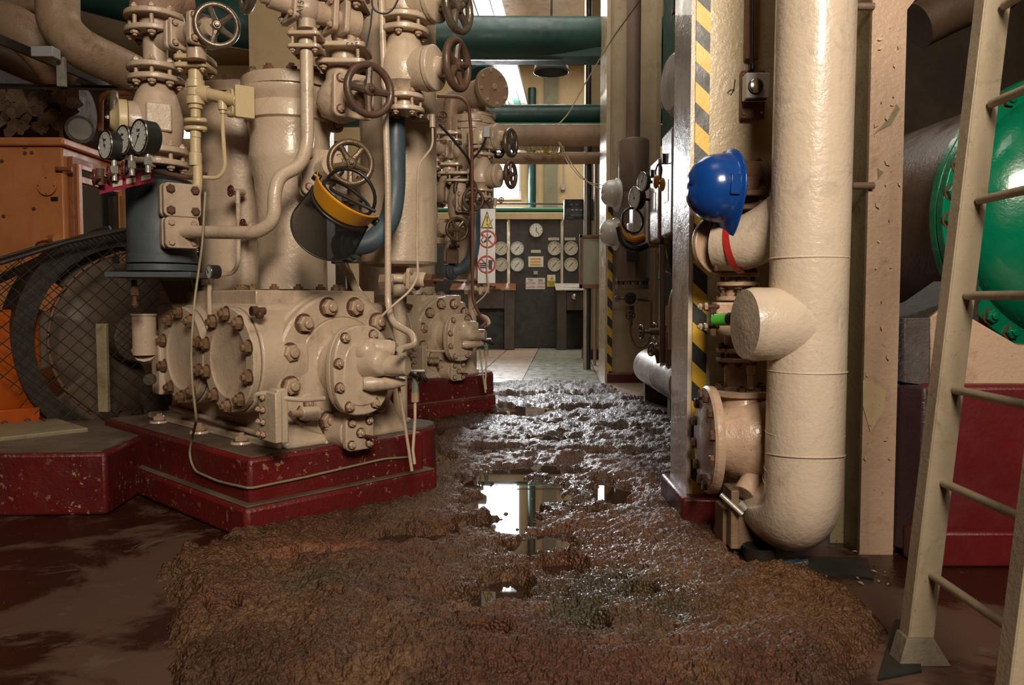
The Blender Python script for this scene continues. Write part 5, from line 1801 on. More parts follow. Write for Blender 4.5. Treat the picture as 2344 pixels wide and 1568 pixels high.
obj('plinth_body', G().add([V((xl + .02, y0_ + .05, 0)), V((xl + 1.3, y0_ + .05, 0)), V((xl + 1.3, y0_ + 1.0, 0)), V((xl + .10, y0_ + 1.0, 0)), V((xl + .02, y0_ + .05, .545)), V((xl + 1.3, y0_ + .05, .545)), V((xl + 1.3, y0_ + 1.0, .545)), V((xl + .10, y0_ + 1.0, .545))],
    [(3, 2, 1, 0), (4, 5, 6, 7), (0, 1, 5, 4), (1, 2, 6, 5), (2, 3, 7, 6), (3, 0, 4, 7)]), paint('plain_red_plinth', (.15, .011, .012), (.11, .010, .012), .4, dirt=(.06, .02, .02), damt=.35, speck=.2, bump=.35, seed=65), rpb, bev=.015)
obj('plinth_step', G().bb(xl - .01, xl + 1.3, y0_, y0_ + .1, 0, P(0, 1218, y0_).z), paint('plain_red_step', (.14, .009, .010), (.10, .009, .010), .4, damt=.4, bump=.3, seed=66), rpb, bev=.01)
obj('purple_side', G().prism([(xl + .018, y0_ + .048, .02), (xl + .018, y0_ + .048, .54), (xl - .10, y0_ + .30, .54), (xl - .12, y0_ + .30, .02)], (1, .3, 0), .12), PURP, rpb, bev=.01)

# ------------------------------------------------------------------ ladder
ld = thing('steel_ladder', 'dirty cream steel ladder with round rungs at the right edge', 'ladder', (.91, 1.7, 0))
dl, dr_ = 1.71, 1.36
def stile(d, xb, xt, zt):
    g = G()
    A, B = V((xb, d, 0.0)), V((xt, d + .02, zt))
    ax_ = (B - A).normalized()
    w_ = V((.0285, 0, 0)); w_ = w_ - ax_ * w_.dot(ax_)
    g.box((A + B) / 2, ax_ * (B - A).length / 2, w_, V((0, .005, 0)))
    g.box((A + B) / 2 - w_ * .93 + V((0, .015, 0)), ax_ * (B - A).length / 2, w_ * .1, V((0, .02, 0)))
    return g
LADP = paint('dirty_ladder_cream', (.52, .42, .29), (.42, .33, .22), .45, dirt=(.10, .06, .03), damt=.5, speck=.4, bump=.3, seed=67)
xb, xt_ = FLO(2120, 1530).x, P(2292, 0, dl).x
zt2 = P(2292, 0, dl).z + .3
xt2 = xb + (xt_ - xb) * zt2 / P(2292, 0, dl).z
obj('stile', stile(dl, xb, xt2, zt2), LADP, ld, bev=.0015)
obj('stile', stile(dr_, xb - .005, xt2 - .005, zt2), LADP, ld, bev=.0015)
for k in range(9):
    zz = .194 + .2055 * k
    x_ = xb + (xt2 - xb) * zz / zt2
    obj('rung', G().tube([(x_ + .008, dl + .0, zz), (x_ - .0, dr_, zz)], .0095, 12), LADP, ld)
obj('foot_plate', G().prism([(xb - .055, dl - .03, 0), (xb + .06, dl - .03, 0), (xb + .03, dl - .012, .055), (xb - .03, dl - .012, .055)], (0, 1, 0), .05), paint('weathered_foot', (.32, .28, .2), (.10, .07, .045), .6, damt=.8, bump=.6), ld, bev=.002)
# dark things right of post, top: round lagging edge and shelf
setp(obj('duct_elbow', G().tube([P(2100, 60, 3.2), P(2180, 20, 3.2), P(2300, -30, 3.2)], .09, 24, .1), paint('sooty_duct', (.10, .06, .035), (.06, .035, .02), .5, damt=.6)), 'sooty brown duct elbow in the top right corner', 'duct')
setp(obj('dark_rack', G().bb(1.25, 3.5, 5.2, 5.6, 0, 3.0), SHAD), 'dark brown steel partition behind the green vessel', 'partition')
# ------------------------------------------------------------------ far column with its brown cylinder
y2 = 7.6
xa_, xb_ = P(1388, 860, y2).x, P(1500, 860, y2).x
c2_ = thing('building_column', 'far cream column with chipped edge, striped corner and red foot', 'column', ((xa_ + xb_) / 2, y2, 0))
obj('column_shaft', G().bb(xa_, xb_, y2, y2 + .45, .06, 5.2), COLC, c2_, bev=.006)
obj('column_flange', G().bb(xa_ - .02, xa_ + .015, y2 - .05, y2 + .5, 0, 5.2).bb(xb_ - .02, xb_ + .02, y2 - .05, y2 + .5, .06, 5.2), COLC, c2_)
obj('base_block', G().bb(xa_ + .0, xb_ + .1, y2 - .06, y2 + .5, 0, .10), REDB, c2_, bev=.01)
stripes(c2_, xa_ + .0, xa_ + .046, y2 - .052, .12, 1.75, .18, .05)
CY_ = y2 - .30
bt = thing('brown_receiver', 'brown-grey vertical receiver with flanged bottom hung on the far column', 'vessel', P(1450, 660, CY_))
s7 = CY_ / F
bx_ = P(1450, 400, CY_)
z7 = lambda y: P(1450, y, CY_).z
obj('upper_shell', G().lathe((bx_.x, CY_, 0), UZ, [(.135, z7(442)), (.142, z7(436)), (.142, z7(326)), (.132, z7(320)), (.06, z7(318))], 44), BROWNP, bt)
obj('lower_shell', G().lathe((bx_.x - .0, CY_, 0), UZ, [(.155, z7(636)), (.155, z7(520)), (.145, z7(442))], 8), BROWNP, bt)
obj('upper_pipe', G().cyl((bx_.x, CY_ + .05, z7(330)), (bx_.x, CY_ + .05, 5.1), .066, n=28).cyl((bx_.x, CY_ + .05, z7(330)), (bx_.x, CY_ + .05, z7(325)), .08), BROWNP, bt)
fl_ = obj('bottom_flange', G().lathe((bx_.x, CY_, 0), UZ, [(.155, z7(662)), (.155, z7(652))], 40), BROWNP, bt)
obj('top_flange', G().lathe((bx_.x, CY_, 0), UZ, [(.155, z7(644)), (.155, z7(636))], 40), BROWNP, bt)
for p in circ((bx_.x, CY_, z7(652)), UZ, .135, 12):
    shared('stud', 'stud', BROWNP, fl_, p, UZ, (.010, .010, z7(644) - z7(652)))
obj('sight_glass', G().box(P(1448, 582, CY_ - .16), V((.055, 0, 0)), V((0, .02, 0)), UZ * .065), DARKM, bt, bev=.006)
obj('outlet_flange', G().cyl(P(1443, 683, CY_ - .1), P(1443, 683, CY_ - .14), .055, n=24).torus(P(1443, 683, CY_ - .145), (0, -1, 0), .028, .008, 20, 6), DARKM, bt)
obj('outlet_body', G().cyl(P(1443, 683, CY_ + .1), P(1443, 683, CY_ - .1), .035).cyl(P(1442, 720, CY_ - .05), P(1442, 700, CY_ - .05), .04).cyl(P(1460, 686, CY_ - .05), P(1490, 688, CY_ - .05), .012), BROWNP, bt)
t = thing('gauge_cock', 'small brown wheel cock under the far brown receiver', 'valve', P(1443, 725, CY_ - .1))
obj('cock_body', G().cyl(P(1443, 705, CY_ - .1), P(1443, 745, CY_ - .1), .022), BROWNP, t)
handwheel(t, P(1443, 722, CY_ - .17), (0, -1, 0), .045, WHRUST, 5)
t = thing('gauge_cock', 'tiny brown wheel cock left of the receiver outlet flange', 'valve', P(1414, 683, CY_ - .1))
obj('cock_body', G().cyl(P(1414, 683, CY_ - .1), P(1430, 683, CY_ - .1), .012), BROWNP, t)
handwheel(t, P(1414, 683, CY_ - .15), (0, -1, 0), .028, WHRUST, 5)
setp(obj('hose_loop', G().tube([P(1443, 740, CY_ - .1), P(1443, 770, CY_ - .1), P(1455, 793, CY_ - .1), P(1470, 796, CY_ - .1), P(1486, 782, CY_ - .1), P(1490, 740, CY_ - .1), P(1490, 690, CY_ - .1)], .011, 10, .06), BROWNP), 'brown hose hanging in a loop under the receiver on the far column', 'hose')
setp(obj('red_electric_cable', G().tube([P(1281, 282, 5.0), P(1300, 262, 5.0), P(1340, 190, 5.0), P(1400, 90, 5.0), P(1466, 0, 4.6), P(1490, -40, 4.4)], .0045, 6, .2).tube([P(1270, 284, 5.0), P(1281, 282, 5.0), P(1285, 286, 5.0)], .004, 6), CABLEW), 'thin pale twin cable hanging diagonally from the top to the far pipes', 'cable')

# helmets hung on the far column
for i, (x, y) in enumerate(((1391, 443), (1388, 533))):
    t = thing('hard_hat', ('upper' if i == 0 else 'lower') + ' white hard hat hung on the left edge of the far column', 'helmet', P(x, y, 7.2), 'white hard hats on the far column')
    cr = V((-1, -.35, 0)).normalized()
    helmet(t, P(x + 16, y, 7.2), cr, -UZ, cr.cross(-UZ).normalized(), .25, .22, .13, HATW, peak=.02, ribs=False)
    obj('hook', G().cyl(P(x + 10, y, 7.3), P(x + 20, y, 7.35), .02), DARKM, t)
t = ed_ = thing('ear_defenders', 'amber and black ear defenders hung on the near enclosure', 'ear defenders', P(1500, 440, 5.1))
for dx, dy in ((-6, -2), (8, 4)):
    obj('ear_cup', G().ball(P(1508 + dx, 418 + dy, 5.1), .045, 20, (.45, .8, 1)), YEL, t, smooth=70)
obj('headband', G().tube([P(1512, 410, 5.1), P(1516, 385, 5.1), P(1508, 372, 5.12), P(1500, 390, 5.14), P(1502, 412, 5.14)], .006, 8, .03), BLACK, t)
t = thing('face_shield', 'far black and amber face shield hung beside the enclosures', 'face shield', P(1450, 560, 6.2))
c = P(1448, 505, 6.3)
obj('head_harness', G().torus(c, (.5, -1, .1), .10, .010, 30, 6), BLACK, t)
obj('brow_guard', G().tube([c + V((-.09, 0, -.02)), c + V((-.07, -.02, -.12)), c + V((0, -.03, -.16)), c + V((.09, 0, -.13))], .03, 10, .08), YEL, t)
obj('visor', G().tube([c + V((-.10, 0, -.05)), c + V((-.07, -.02, -.19)), c + V((.02, -.03, -.23)), c + V((.11, 0, -.19))], .035, 10, .08), BLACK, t)

# ------------------------------------------------------------------ enclosures between the columns
for i, (x0, ya, yb, z0, z1, lb) in enumerate(((1.005, 5.0, 5.34, 1.22, 1.90, 'nearest the front column, with a black slot'), (1.06, 5.75, 6.09, 1.24, 1.84, 'in the middle of the row'), (1.10, 6.4, 6.76, 1.25, 1.78, 'farthest along the row'))):
    t = thing('electrical_enclosure', 'rusty orange enclosure with glossy pale door, %s' % lb, 'enclosure', (x0 + .15, (ya + yb) / 2, z0), 'enclosures between the columns')
    obj('enclosure_body', G().bb(x0 + .018, x0 + .34, ya, yb, z0, z1), RUSTBOX, t, bev=.010)
    dr = obj('door', G().bb(x0, x0 + .018, ya + .008, yb - .008, z0 + .01, z1 - .01), BOXW, t, bev=.008)
    for zz in (z0 + .1, z1 - .1):
        nut(t, V((x0 + .05, ya - .002, zz)), (0, -1, 0), .02, RUST, 'bolt')
    obj('label_plate', G().bb(x0 - .004, x0, ya + .1, yb - .1, z0 + .22, z0 + .36), STEELT, dr)
    obj('door_handle', G().bb(x0 - .02, x0, ya + .2, ya + .23, z0 + .48, z0 + .54), DARKM, dr)
obj('hook', G().cyl(P(1508, 374, 5.12), P(1508, 374, 5.12) + V((.09, .02, 0)), .005), DARKM, ed_)
er = thing('enclosure_rack', 'dark steel rack behind the row of enclosures between the columns', 'rack', (1.42, 5.9, 0))
for yy in (5.05, 6.7):
    obj('upright', G().bb(1.35, 1.41, yy, yy + .05, 0, 2.3), DARKM, er)
for zz in (1.35, 1.7):
    obj('rail', G().bb(1.34, 1.38, 5.05, 6.75, zz, zz + .05), DARKM, er)
setp(obj('meter', G().bb(1.0, 1.1, 6.55, 6.75, 1.35, 1.62).bb(.97, 1.0, 6.6, 6.7, 1.30, 1.45), SIGNW, bev=.01), 'pale slim meter box under the far enclosure', 'meter')
t = gauge('round bare gauge on a stem beside the far enclosure, upper one', P(1470, 375 + 40, 5.9), (-1, -.35, 0), .07, .04, DIALW, '', 'round gauges by the enclosures', 1.0)
obj('gauge_stem', G().cyl(P(1470, 415, 5.9), P(1470, 415, 5.9) + V((.13, .05, 0)), .012), DARKM, t)
t = gauge('dark round gauge on a stem beside the far enclosure, lower one', P(1452, 453, 6.3), (-1, -.35, 0), .09, .06, DIAL, '', 'round gauges by the enclosures', 2.0)
obj('gauge_stem', G().cyl(P(1452, 453, 6.3), P(1452, 453, 6.3) + V((.15, .12, 0)), .012), DARKM, t)
for i, (pts, r, mt) in enumerate((([P(1515, 545, 5.3), P(1513, 600, 5.3), P(1512, 640, 5.2)], .014, CABLEB), ([P(1535, 550, 5.1), P(1534, 600, 5.1), P(1545, 640, 5.1)], .016, CABLEB), ([P(1508, 580, 5.3), P(1510, 610, 5.3), P(1530, 628, 5.2), P(1560, 632, 5.1)], .008, RUSTBOX), ([P(1522, 560, 5.3), P(1530, 600, 5.2), P(1548, 625, 5.1), P(1560, 628, 5.1)], .006, RUSTBOX))):
    setp(obj('loose_cable', G().tube(pts, r, 8, .1), mt), ('black cable dropping out of the middle enclosure', 'black cable dropping out of the nearest enclosure', 'orange-brown cable sagging low under the enclosures', 'thin orange-brown cable looping under the nearest enclosure')[i], 'cable')
setp(obj('orange_cabinet', G().bb(1.12, 1.5, 4.7, 5.2, .82, 1.2), RUSTBOX, bev=.01), 'rusty orange box below the nearest enclosure', 'box')
for i, (x, d_, y0, y1, r, mt) in enumerate(((1516, 5.2, 560, 800, .02, BROWNP), (1530, 5.6, 700, 800, .02, TAN))):
    setp(obj('stand_pipe', G().cyl(P(x, y1, d_), P(x, y0, d_), r), mt), ('brown stand pipe rising to the enclosures', 'pale stand pipe behind the wheel valves')[i], 'pipe')
setp(obj('goose_neck', G().tube([P(1537, 800, 5.0), P(1537, 690, 5.0), P(1548, 658, 5.0), P(1566, 652, 5.0)], .022, 12, .08), TAN), 'tan goose-neck pipe standing over the grey-white tank', 'pipe')
setp(obj('teal_duct', G().bb(1.32, 1.9, 6.4, 7.0, 0, 3.6), TEAL), 'deep teal casing in the gap between the two columns', 'casing')
setp(obj('teal_duct', G().tube([P(1590, 330, 8.1), P(1540, 240, 8.3), P(1535, 120, 8.5)], .14, 28, .5), TEAL, smooth=60), 'crumpled teal lagged elbow behind the near column', 'duct')
setp(obj('grey_drum', G().lathe(P(1552, 190, 6.0), (1, .2, 0), [(.0, -.09), (.20, -.06), (.25, 0), (.25, .4)], 32), GWHITE), 'grey round vessel end showing behind the near column edge', 'vessel')
cbn = thing('cable_bundle', 'dark bundle of cables dropping behind the near column edge', 'cable', P(1556, 120, 4.2))
for k in range(6):
    obj('cable', G().tube([P(1545 + k * 3, -20, 4.2), P(1548 + k * 3, 50, 4.2), P(1560 + k * 2, 130, 4.2), P(1566 + k, 240, 4.2)], .009, 6, .2), DARKM, cbn)
obj('clip', G().box(P(1556, 22, 4.18), V((.04, 0, .01)), V((0, .02, 0)), UZ * .012), RUSTBOX, cbn)

# grey-white tank lying along the aisle
tk = thing('lagged_tank', 'grey-white lagged cylinder lying on low feet along the right of the aisle', 'tank', (1.17, 5.8, 0))
obj('tank_shell', G().lathe((1.17, 5.1, .25), V((0, 1, 0)), [(.135, -.01), (.15, 0), (.15, .7), (.152, .72), (.15, .74), (.15, 1.5), (.13, 1.54), (.08, 1.57)], 44), GWHITE, tk, smooth=40)
obj('end_disc', G().cyl((1.17, 5.075, .25), (1.17, 5.1, .25), .128, n=40), BROWNP, tk)
for yy in (5.3, 6.3):
    obj('foot', G().bb(1.07, 1.27, yy, yy + .08, 0, .14), SKIRT, tk)
for i, (x, y, d_, R, n) in enumerate(((1468, 760, 5.6, .055, (-1, -.15, 0)), (1499, 757, 5.9, .065, (-1, -.1, 0)), (1492, 800, 5.5, .05, (-1, -.4, .2)))):
    t = thing('wheel_valve', 'brown wheel valve above the grey-white tank, %s' % ('leftmost, steel rim', 'middle, pale rim', 'lowest, tilted')[i], 'valve', P(x + 20, y + 30, d_))
    q = P(x, y, d_)
    obj('valve_body', G().cyl(q, q + V((.20, .03, 0)), .015).cyl(q + V((.06, .01, 0)), q + V((.16, .02, 0)), .028).cyl(q + V((.16, .02, -.1)), q + V((.16, .02, .05)), .03), BROWNP, t)
    handwheel(t, q, n, R, WHSTEEL, 5, stem=.02)
    flange_pair(t, q + V((.16, .02, -.10)), UZ, .05, .012, .02, TAN, 4, .01, NUTP)
setp(obj('rusty_elbow_pipe', G().tube([P(1495, 812, 5.6), P(1505, 790, 5.6), P(1512, 830, 5.6)], .03, 10, .03).cyl(P(1520, 830, 5.4), P(1520, 770, 5.4), .03).cyl(P(1533, 838, 5.3), P(1533, 760, 5.3), .026), BROWNP), 'brown pipe stubs rising from the top of the grey-white tank', 'pipe')

# ------------------------------------------------------------------ overhead pipes
pipe('green_main', 'broad dark green main running across under the ceiling', [P(1610, 88, 8.4), P(1000, 88, 8.0), P(560, 70, 7.6), P(140, -50, 6.6)], .212, TEAL, .8, 40)
setp(obj('green_channel', G().box((P(1170, 120, 8.1) + V((0, .12, 0))), V((1.25, 0, 0)), V((0, .15, 0)), UZ * .045), TEAL), 'dark channel slung directly below the broad green main', 'beam')
pipe('green_main', 'second dark green main lower down across the aisle', [P(1600, 262, 9.4), P(1000, 264, 9.2), P(600, 270, 9.0)], .118, TEAL, .5, 32)
setp(obj('olive_beam', G().box(P(1250, 290, 9.2), V((1.3, 0, 0)), V((0, .08, 0)), UZ * .03), TEAL2), 'olive green flat bar under the second green main', 'beam')
pipe('pink_main', 'brown-pink lagged pipe crossing above the control panel', [P(1600, 309, 8.6), P(980, 310, 8.6)], .118, LAG, .2, 32)
pipe('pink_main', 'lower brown-pink pipe with torn lagging edge above the window', [P(1386, 362, 9.0), P(1128, 362, 9.0), P(980, 362, 9.0)], .068, LAG, .2, 28)
pipe('pink_main', 'darker short lagged pipe between the two brown-pink mains', [P(1386, 341, 9.6), P(1280, 341, 9.6)], .062, BROWNP, .2, 28)
pipe('grey_main', 'smooth grey pipe passing behind the yellow wire coil', [P(1290, 334, 10.2), P(1000, 330, 10.2)], .06, STEELT, .2, 28)
pipe('green_duct', 'shiny dark green sloping duct behind the rear valves', [P(1080, 120, 9.8), P(1100, 190, 9.4)], .22, TEAL, .2, 32)
A, B = P(1186, 240, 14.6), P(1100, -40, 9.6)
tr = thing('lighting_trunking', 'pale galvanised trunking climbing along the ceiling towards the camera', 'trunking', (A + B) / 2)
d_ = B - A
sx = V((1, 0, 0)) - d_.normalized() * d_.normalized().x
obj('trunking_body', G().box((A + B) / 2, d_ / 2, sx * .19, UZ * .03), STEELT, tr)
obj('trunking_strip', G().box((A + B) / 2 - UZ * .035, d_ / 2, sx * .055, UZ * .01), TEAL2, tr)
obj('trunking_lip', G().box((A + B) / 2 - UZ * .03 + sx * .17, d_ / 2, sx * .02, UZ * .03).box((A + B) / 2 - UZ * .03 - sx * .17, d_ / 2, sx * .02, UZ * .03), STEELT, tr)
lpz = thing('pendant_lamp', 'dark grey conical pendant lampshade under the green channel', 'lamp', P(1262, 160, 9.6))
q = P(1262, 166, 9.2)
sh_ = obj('lamp_shade', G().lathe(q, UZ, [(.205, 0), (.20, .03), (.175, .14), (.09, .2), (.06, .26)], 40, caps=False), flat('grey_lamp_enamel', (.10, .10, .085), .4), lpz)
s_ = sh_.modifiers.new('solid', 'SOLIDIFY'); s_.thickness = .006
obj('suspension_rod', G().cyl(q + UZ * .24, (q.x, q.y, 5.15), .012), DARKM, lpz)
yc = thing('yellow_wire_coil', 'tangled coil of yellow wire hung on the brown-pink pipe', 'wire', P(1255, 345, 8.9))
g = G()
for k in range(14):
    cx_0, w_ = R_.uniform(1225, 1275), R_.uniform(.03, .10)
    q = P(cx_0, 332, 8.6)
    g.tube([q + V((w_ * math.cos(t_) * 1.5, R_.uniform(-.02, .02), .08 * math.sin(t_) - .02)) for t_ in [math.pi * 2 * i / 14 for i in range(15)]], .005, 5)
obj('wire_loops', g, CABLEY, yc, kind='stuff')
setp(obj('pale_cable', G().tube([P(1281, 325, 8.4), P(1310, 380, 8.0), P(1345, 418, 7.6), P(1378, 434, 7.2)], .006, 6, .3), CABLEY), 'upper of two pale cables sagging to the white hard hats', 'cable')
setp(obj('pale_cable', G().tube([P(1278, 325, 8.5), P(1300, 375, 8.1), P(1335, 415, 7.7), P(1382, 424, 7.2)], .005, 6, .3), CABLEW), 'lower of two pale cables sagging to the white hard hats', 'cable')
setp(obj('black_drop_cable', G().tube([P(1006, 285, 5.2), P(1040, 322, 5.2), P(1078, 370, 5.2), P(1078, 410, 5.2), P(1068, 430, 5.2)], .009, 8, .15).tube([P(1078, 368, 5.2), P(1100, 345, 5.2), P(1113, 314, 5.2)], .007, 8, .1), CABLEB), 'black cable drooping across the rear machine valves', 'cable')
t = thing('junction_box', 'small grey sensor box with cable on the rear machine pipework', 'box', P(1114, 305, 5.2))
obj('box_body', G().box(P(1114, 303, 5.2), V((.022, 0, 0)), V((0, .02, 0)), UZ * .035), BOXM, t, bev=.004)
setp(obj('brown_bent_pipe', G().tube([P(1000, 220, 5.0), P(1055, 222, 5.0), P(1073, 240, 5.0), P(1080, 320, 5.0), P(1081, 470, 5.0), P(1082, 690, 5.0), P(1100, 725, 4.95), P(1115, 738, 4.9), P(1100, 750, 4.8)], .011, 10, .10), CUPPER), 'reddish brown bent pipe arching in front of the rear valves', 'pipe')
# big flanged header end above the rear machine
hd = thing('pipe_header', 'pink header pipe with round blank bolted end above the rear machine', 'pipe', P(1120, 250, 5.9))
hn = side_n(40, .06)
q = P(1122, 203, 5.7)
obj('header_barrel', G().tube([q - hn * .02, q - hn * .35, q - hn * .5 + V((-.15, .3, .0))], .10, 36, .1).cyl(q - hn * .22, P(1098, 262, 5.9), .075, .07, 30), PINK, hd, smooth=45)
be = obj('blank_flange', G().lathe(q - hn * .0, hn, [(.140, 0), (.140, .04)], 44), paint('brown_blank_flange', (.34, .22, .15), (.27, .17, .11), .4, damt=.4), hd, bev=.004)
for p in circ(q + hn * .04, hn, .115, 8, .2):
    nut(be, p, hn, .014, NUTP, 'bolt')
nut(be, q + hn * .04, hn, .022, NUTP, 'bolt')
flange_pair(hd, P(1095, 276, 5.9), UZ, .13, .025, .03, PINK, 6, .016, NUTP)
obj('drop_pipe', G().cyl(P(1095, 285, 5.9), P(1095, 420, 5.9), .065, n=28), PINK, hd)
obj('slanting_branch', G().tube([P(1035, 225, 5.9), P(1030, 270, 5.9), P(1040, 330, 5.9)], .055, 20, .1), LAG, hd)
for (lb, px, py, d_, R, deg, mt) in (('upper dark handwheel against the bright window strip', 1138, 333, 5.7, .095, 55, BLACK), ('small brown handwheel above the blue pipe of the rear machine', 1083, 457, 5.1, .077, 25, WHRUST)):
    t = thing('wheel_valve', lb, 'valve', P(px, py, d_))
    nn = side_n(deg)
    q = P(px, py, d_)
    b = q - nn * .24
    obj('valve_body', G().cyl(b, q - nn * .1, .075, .06, 28).lathe((b.x, b.y, 0), UZ, [(.05, b.z - .16), (.08, b.z - .05), (.08, b.z + .05), (.05, b.z + .16)], 28), PINK, t, smooth=45)
    flange(t, q - nn * .14, nn, .07, .02, PINK, NUTP, 4, .013, sq=True)
    flange_pair(t, b + UZ * .17, UZ, .09, .018, .03, PINK, 4, .014, NUTP, sq=True)
    handwheel(t, q, nn, R, mt, 4, stem=.1)

# ------------------------------------------------------------------ safety sign strip on the rear vessel
sgt = thing('safety_sign', 'tall white safety sign with yellow triangle and two red prohibition rings on the rear vessel', 'sign', P(1112, 650, 5.6))
SX, SY = P(1112, 560, 5.58), 5.58
x0, x1 = P(1092, 0, SY).x, P(1133, 0, SY).x
zz0, zz1 = P(0, 648, SY).z, P(0, 478, SY).z
obj('sign_plate', G().bb(x0, x1, SY, SY + .006, zz0, zz1), SIGNW, sgt)
k_ = SY / F
def sgp(px, py, dy=.004): return P(px, py, SY - dy)
tri = obj('warning_triangle', G().prism([sgp(1115, 482), sgp(1105 - 4, 522), sgp(1128, 523)], (0, -1, 0), .002), INK, sgt)
obj('triangle_fill', G().prism([sgp(1115, 488, .007), sgp(1104, 520, .007), sgp(1126, 520, .007)], (0, -1, 0), .001), SIGNY, sgt)
obj('exclamation_mark', G().prism([sgp(1113.5, 495, .009), sgp(1116.5, 495, .009), sgp(1116, 509, .009), sgp(1114, 509, .009)], (0, -1, 0), .001).cyl(sgp(1115, 513.5, .009), sgp(1115, 513.5, .011), .0055), INK, sgt)
for cx_0, cy_0, R in ((1116, 547, .062), (1114, 605, .062)):
    c = sgp(cx_0, cy_0, .006)
    obj('prohibition_ring', G().torus(c, (0, -1, 0), R * .93, R * .10, 36, 6, .2), SIGNR, sgt)
    a_ = V((1, 0, -1)).normalized()
    obj('prohibition_bar', G().box(c, a_ * R * .9, V((0, .0015, 0)), V((1, 0, 1)).normalized() * R * .08), SIGNR, sgt)
    if cy_0 < 580:
        g = G().box(c + V((0, -.001, 0)), V((1, 0, .9)).normalized() * R * .55, V((0, .001, 0)), V((-.9, 0, 1)).normalized() * R * .10)
        g.tube([c + V((-.03, 0, -.03)), c + V((-.045, 0, -.005)), c + V((-.03, 0, .01)), c + V((-.04, 0, .03))], .0025, 5)
    else:
        g = G().prism([c + V((.012, -.001, .03)), c + V((.042, -.001, .03)), c + V((.037, -.001, -.035)), c + V((.016, -.001, -.035))], (0, -1, 0), .001)
        for k in (-1, 0, 1):
            g.box(c + V((-.025, -.001, k * .014 - .008)), V((.024, 0, 0)), V((0, .001, 0)), UZ * .004)
    obj('pictogram', g, INK, sgt)

# ------------------------------------------------------------------ control panel and desks at the far end
yP = 13.1
def pxp(x): return P(x, 0, yP).x
def pz_(y): return P(1200, y, yP).z
cpn = thing('instrument_wall', 'wide charcoal instrument wall with round dials behind the aisle', 'control panel', (pxp(1210), yP, 0))
xl_, xr_ = pxp(960), pxp(1346)
secs = [960, 1060, 1163, 1288, 1346]
for i in range(4):
    obj('panel_section', G().bb(pxp(secs[i]) + .02, pxp(secs[i + 1]) - .02, yP, yP + .3, .02, pz_(503)), PANELB, cpn, bev=.006)
for x in (1165, 1289):
    obj('joint_strip', G().bb(pxp(x - 2.2), pxp(x + 2.2), yP - .012, yP + .01, pz_(655), pz_(504)), STEELT, cpn)
gi = 0
for x in (1147, 1184, 1269, 1307):
    for y in (569, 606):
        c = P(x, y, yP)
        g_ = obj('dial_gauge', G().lathe(c, (0, -1, 0), [(.108, -.01), (.108, .02)], 36), DIALW if x == 1184 else DIAL, cpn)
        obj('bezel', G().torus(c - V((0, .02, 0)), (0, -1, 0), .108, .008, 36, 6), BOXM, g_)
        a_ = V((1, 0, 1)).normalized()
        gg = G().box(c - V((0, .023, 0)), a_ * .05, V((0, .001, 0)), V((1, 0, -1)).normalized() * .004)
        for k in range(9):
            q_ = math.radians(-50 + k * 35)
            gg.box(c - V((0, .023, 0)) + V((math.cos(q_), 0, math.sin(q_))) * .082, V((math.cos(q_), 0, math.sin(q_))) * .008, V((0, .001, 0)), V((-math.sin(q_), 0, math.cos(q_))) * .0025)
        obj('needle', gg, INK, g_)
        if x > 1200:
            obj('name_plate', G().bb(c.x - .045, c.x + .045, yP - .004, yP, c.z - .165, c.z - .145), DESKG, cpn)
for x in (1269, 1307):
    pl_ = obj('title_plate', G().bb(pxp(x) - .09, pxp(x) + .09, yP - .006, yP, pz_(550), pz_(544)), STEELT, cpn)
    text('lettering', 'COMPRESSOR', V((pxp(x), yP - .007, pz_(547))), (0, -1, 0), UZ, .026, INK, pl_)
ck = thing('wall_clock', 'round white wall clock with brown rim above the dials', 'clock', P(1227, 541, yP))
c = P(1227, 528, yP - .01)
obj('clock_case', G().lathe(c + V((0, .01, 0)), (0, -1, 0), [(.125, 0), (.122, .035), (.105, .045)], 40), paint('bronze_rim', (.14, .09, .05), (.1, .065, .035), .35), ck)
obj('clock_face', G().cyl(c - V((0, .03, 0)), c - V((0, .038, 0)), .106, n=40), DIALW, ck)
gg = G()
for (ang, L, w_) in ((82, .05, .006), (-52, .08, .004)):
    q_ = math.radians(ang)
    d_ = V((math.cos(q_), 0, math.sin(q_)))
    gg.box(c - V((0, .040, 0)) + d_ * L * .5, d_ * L * .55, V((0, .001, 0)), V((-d_.z, 0, d_.x)) * w_)
for k in range(12):
    q_ = math.radians(30 * k)
    d_ = V((math.cos(q_), 0, math.sin(q_)))
    gg.box(c - V((0, .040, 0)) + d_ * .09, d_ * .008, V((0, .001, 0)), V((-d_.z, 0, d_.x)) * .003)
obj('hands', gg, INK, ck, kind='stuff')
def plate(name, label, x0, x1, y0, y1, mat, parent=None, dy=.006, cat='sign'):
    g = G().bb(pxp(x0), pxp(x1), yP - dy, yP, pz_(y1), pz_(y0))
    o = obj(name, g, mat, parent)
    if parent is None: setp(o, label, cat)
    return o
s1 = plate('paper_notice', 'white notice with three orange lines on the charcoal panel', 1210, 1245, 587, 611, SIGNW)
for k, y in enumerate((592.5, 599, 605.5)):
    obj('printed_line', G().bb(pxp(1215), pxp(1239.5), yP - .009, yP - .006, pz_(y + 1.7), pz_(y - 1.7)), SIGNO, s1)
plate('label_holder', 'small pale label holder above the orange-lined notice', 1216, 1239, 572, 579, DIAL, cat='label')
o_ = plate('push_switch', 'small square grey switch below the orange-lined notice', 1222, 1232, 620, 629, BOXM, dy=.02, cat='switch')
obj('button', G().cyl(P(1227, 624.5, yP - .02), P(1227, 624.5, yP - .03), .014), DIALW, o_)
s2 = plate('header_sign', 'white sign lettered SUCTION HEADER with red words', 1204, 1249, 636, 662, SIGNW)
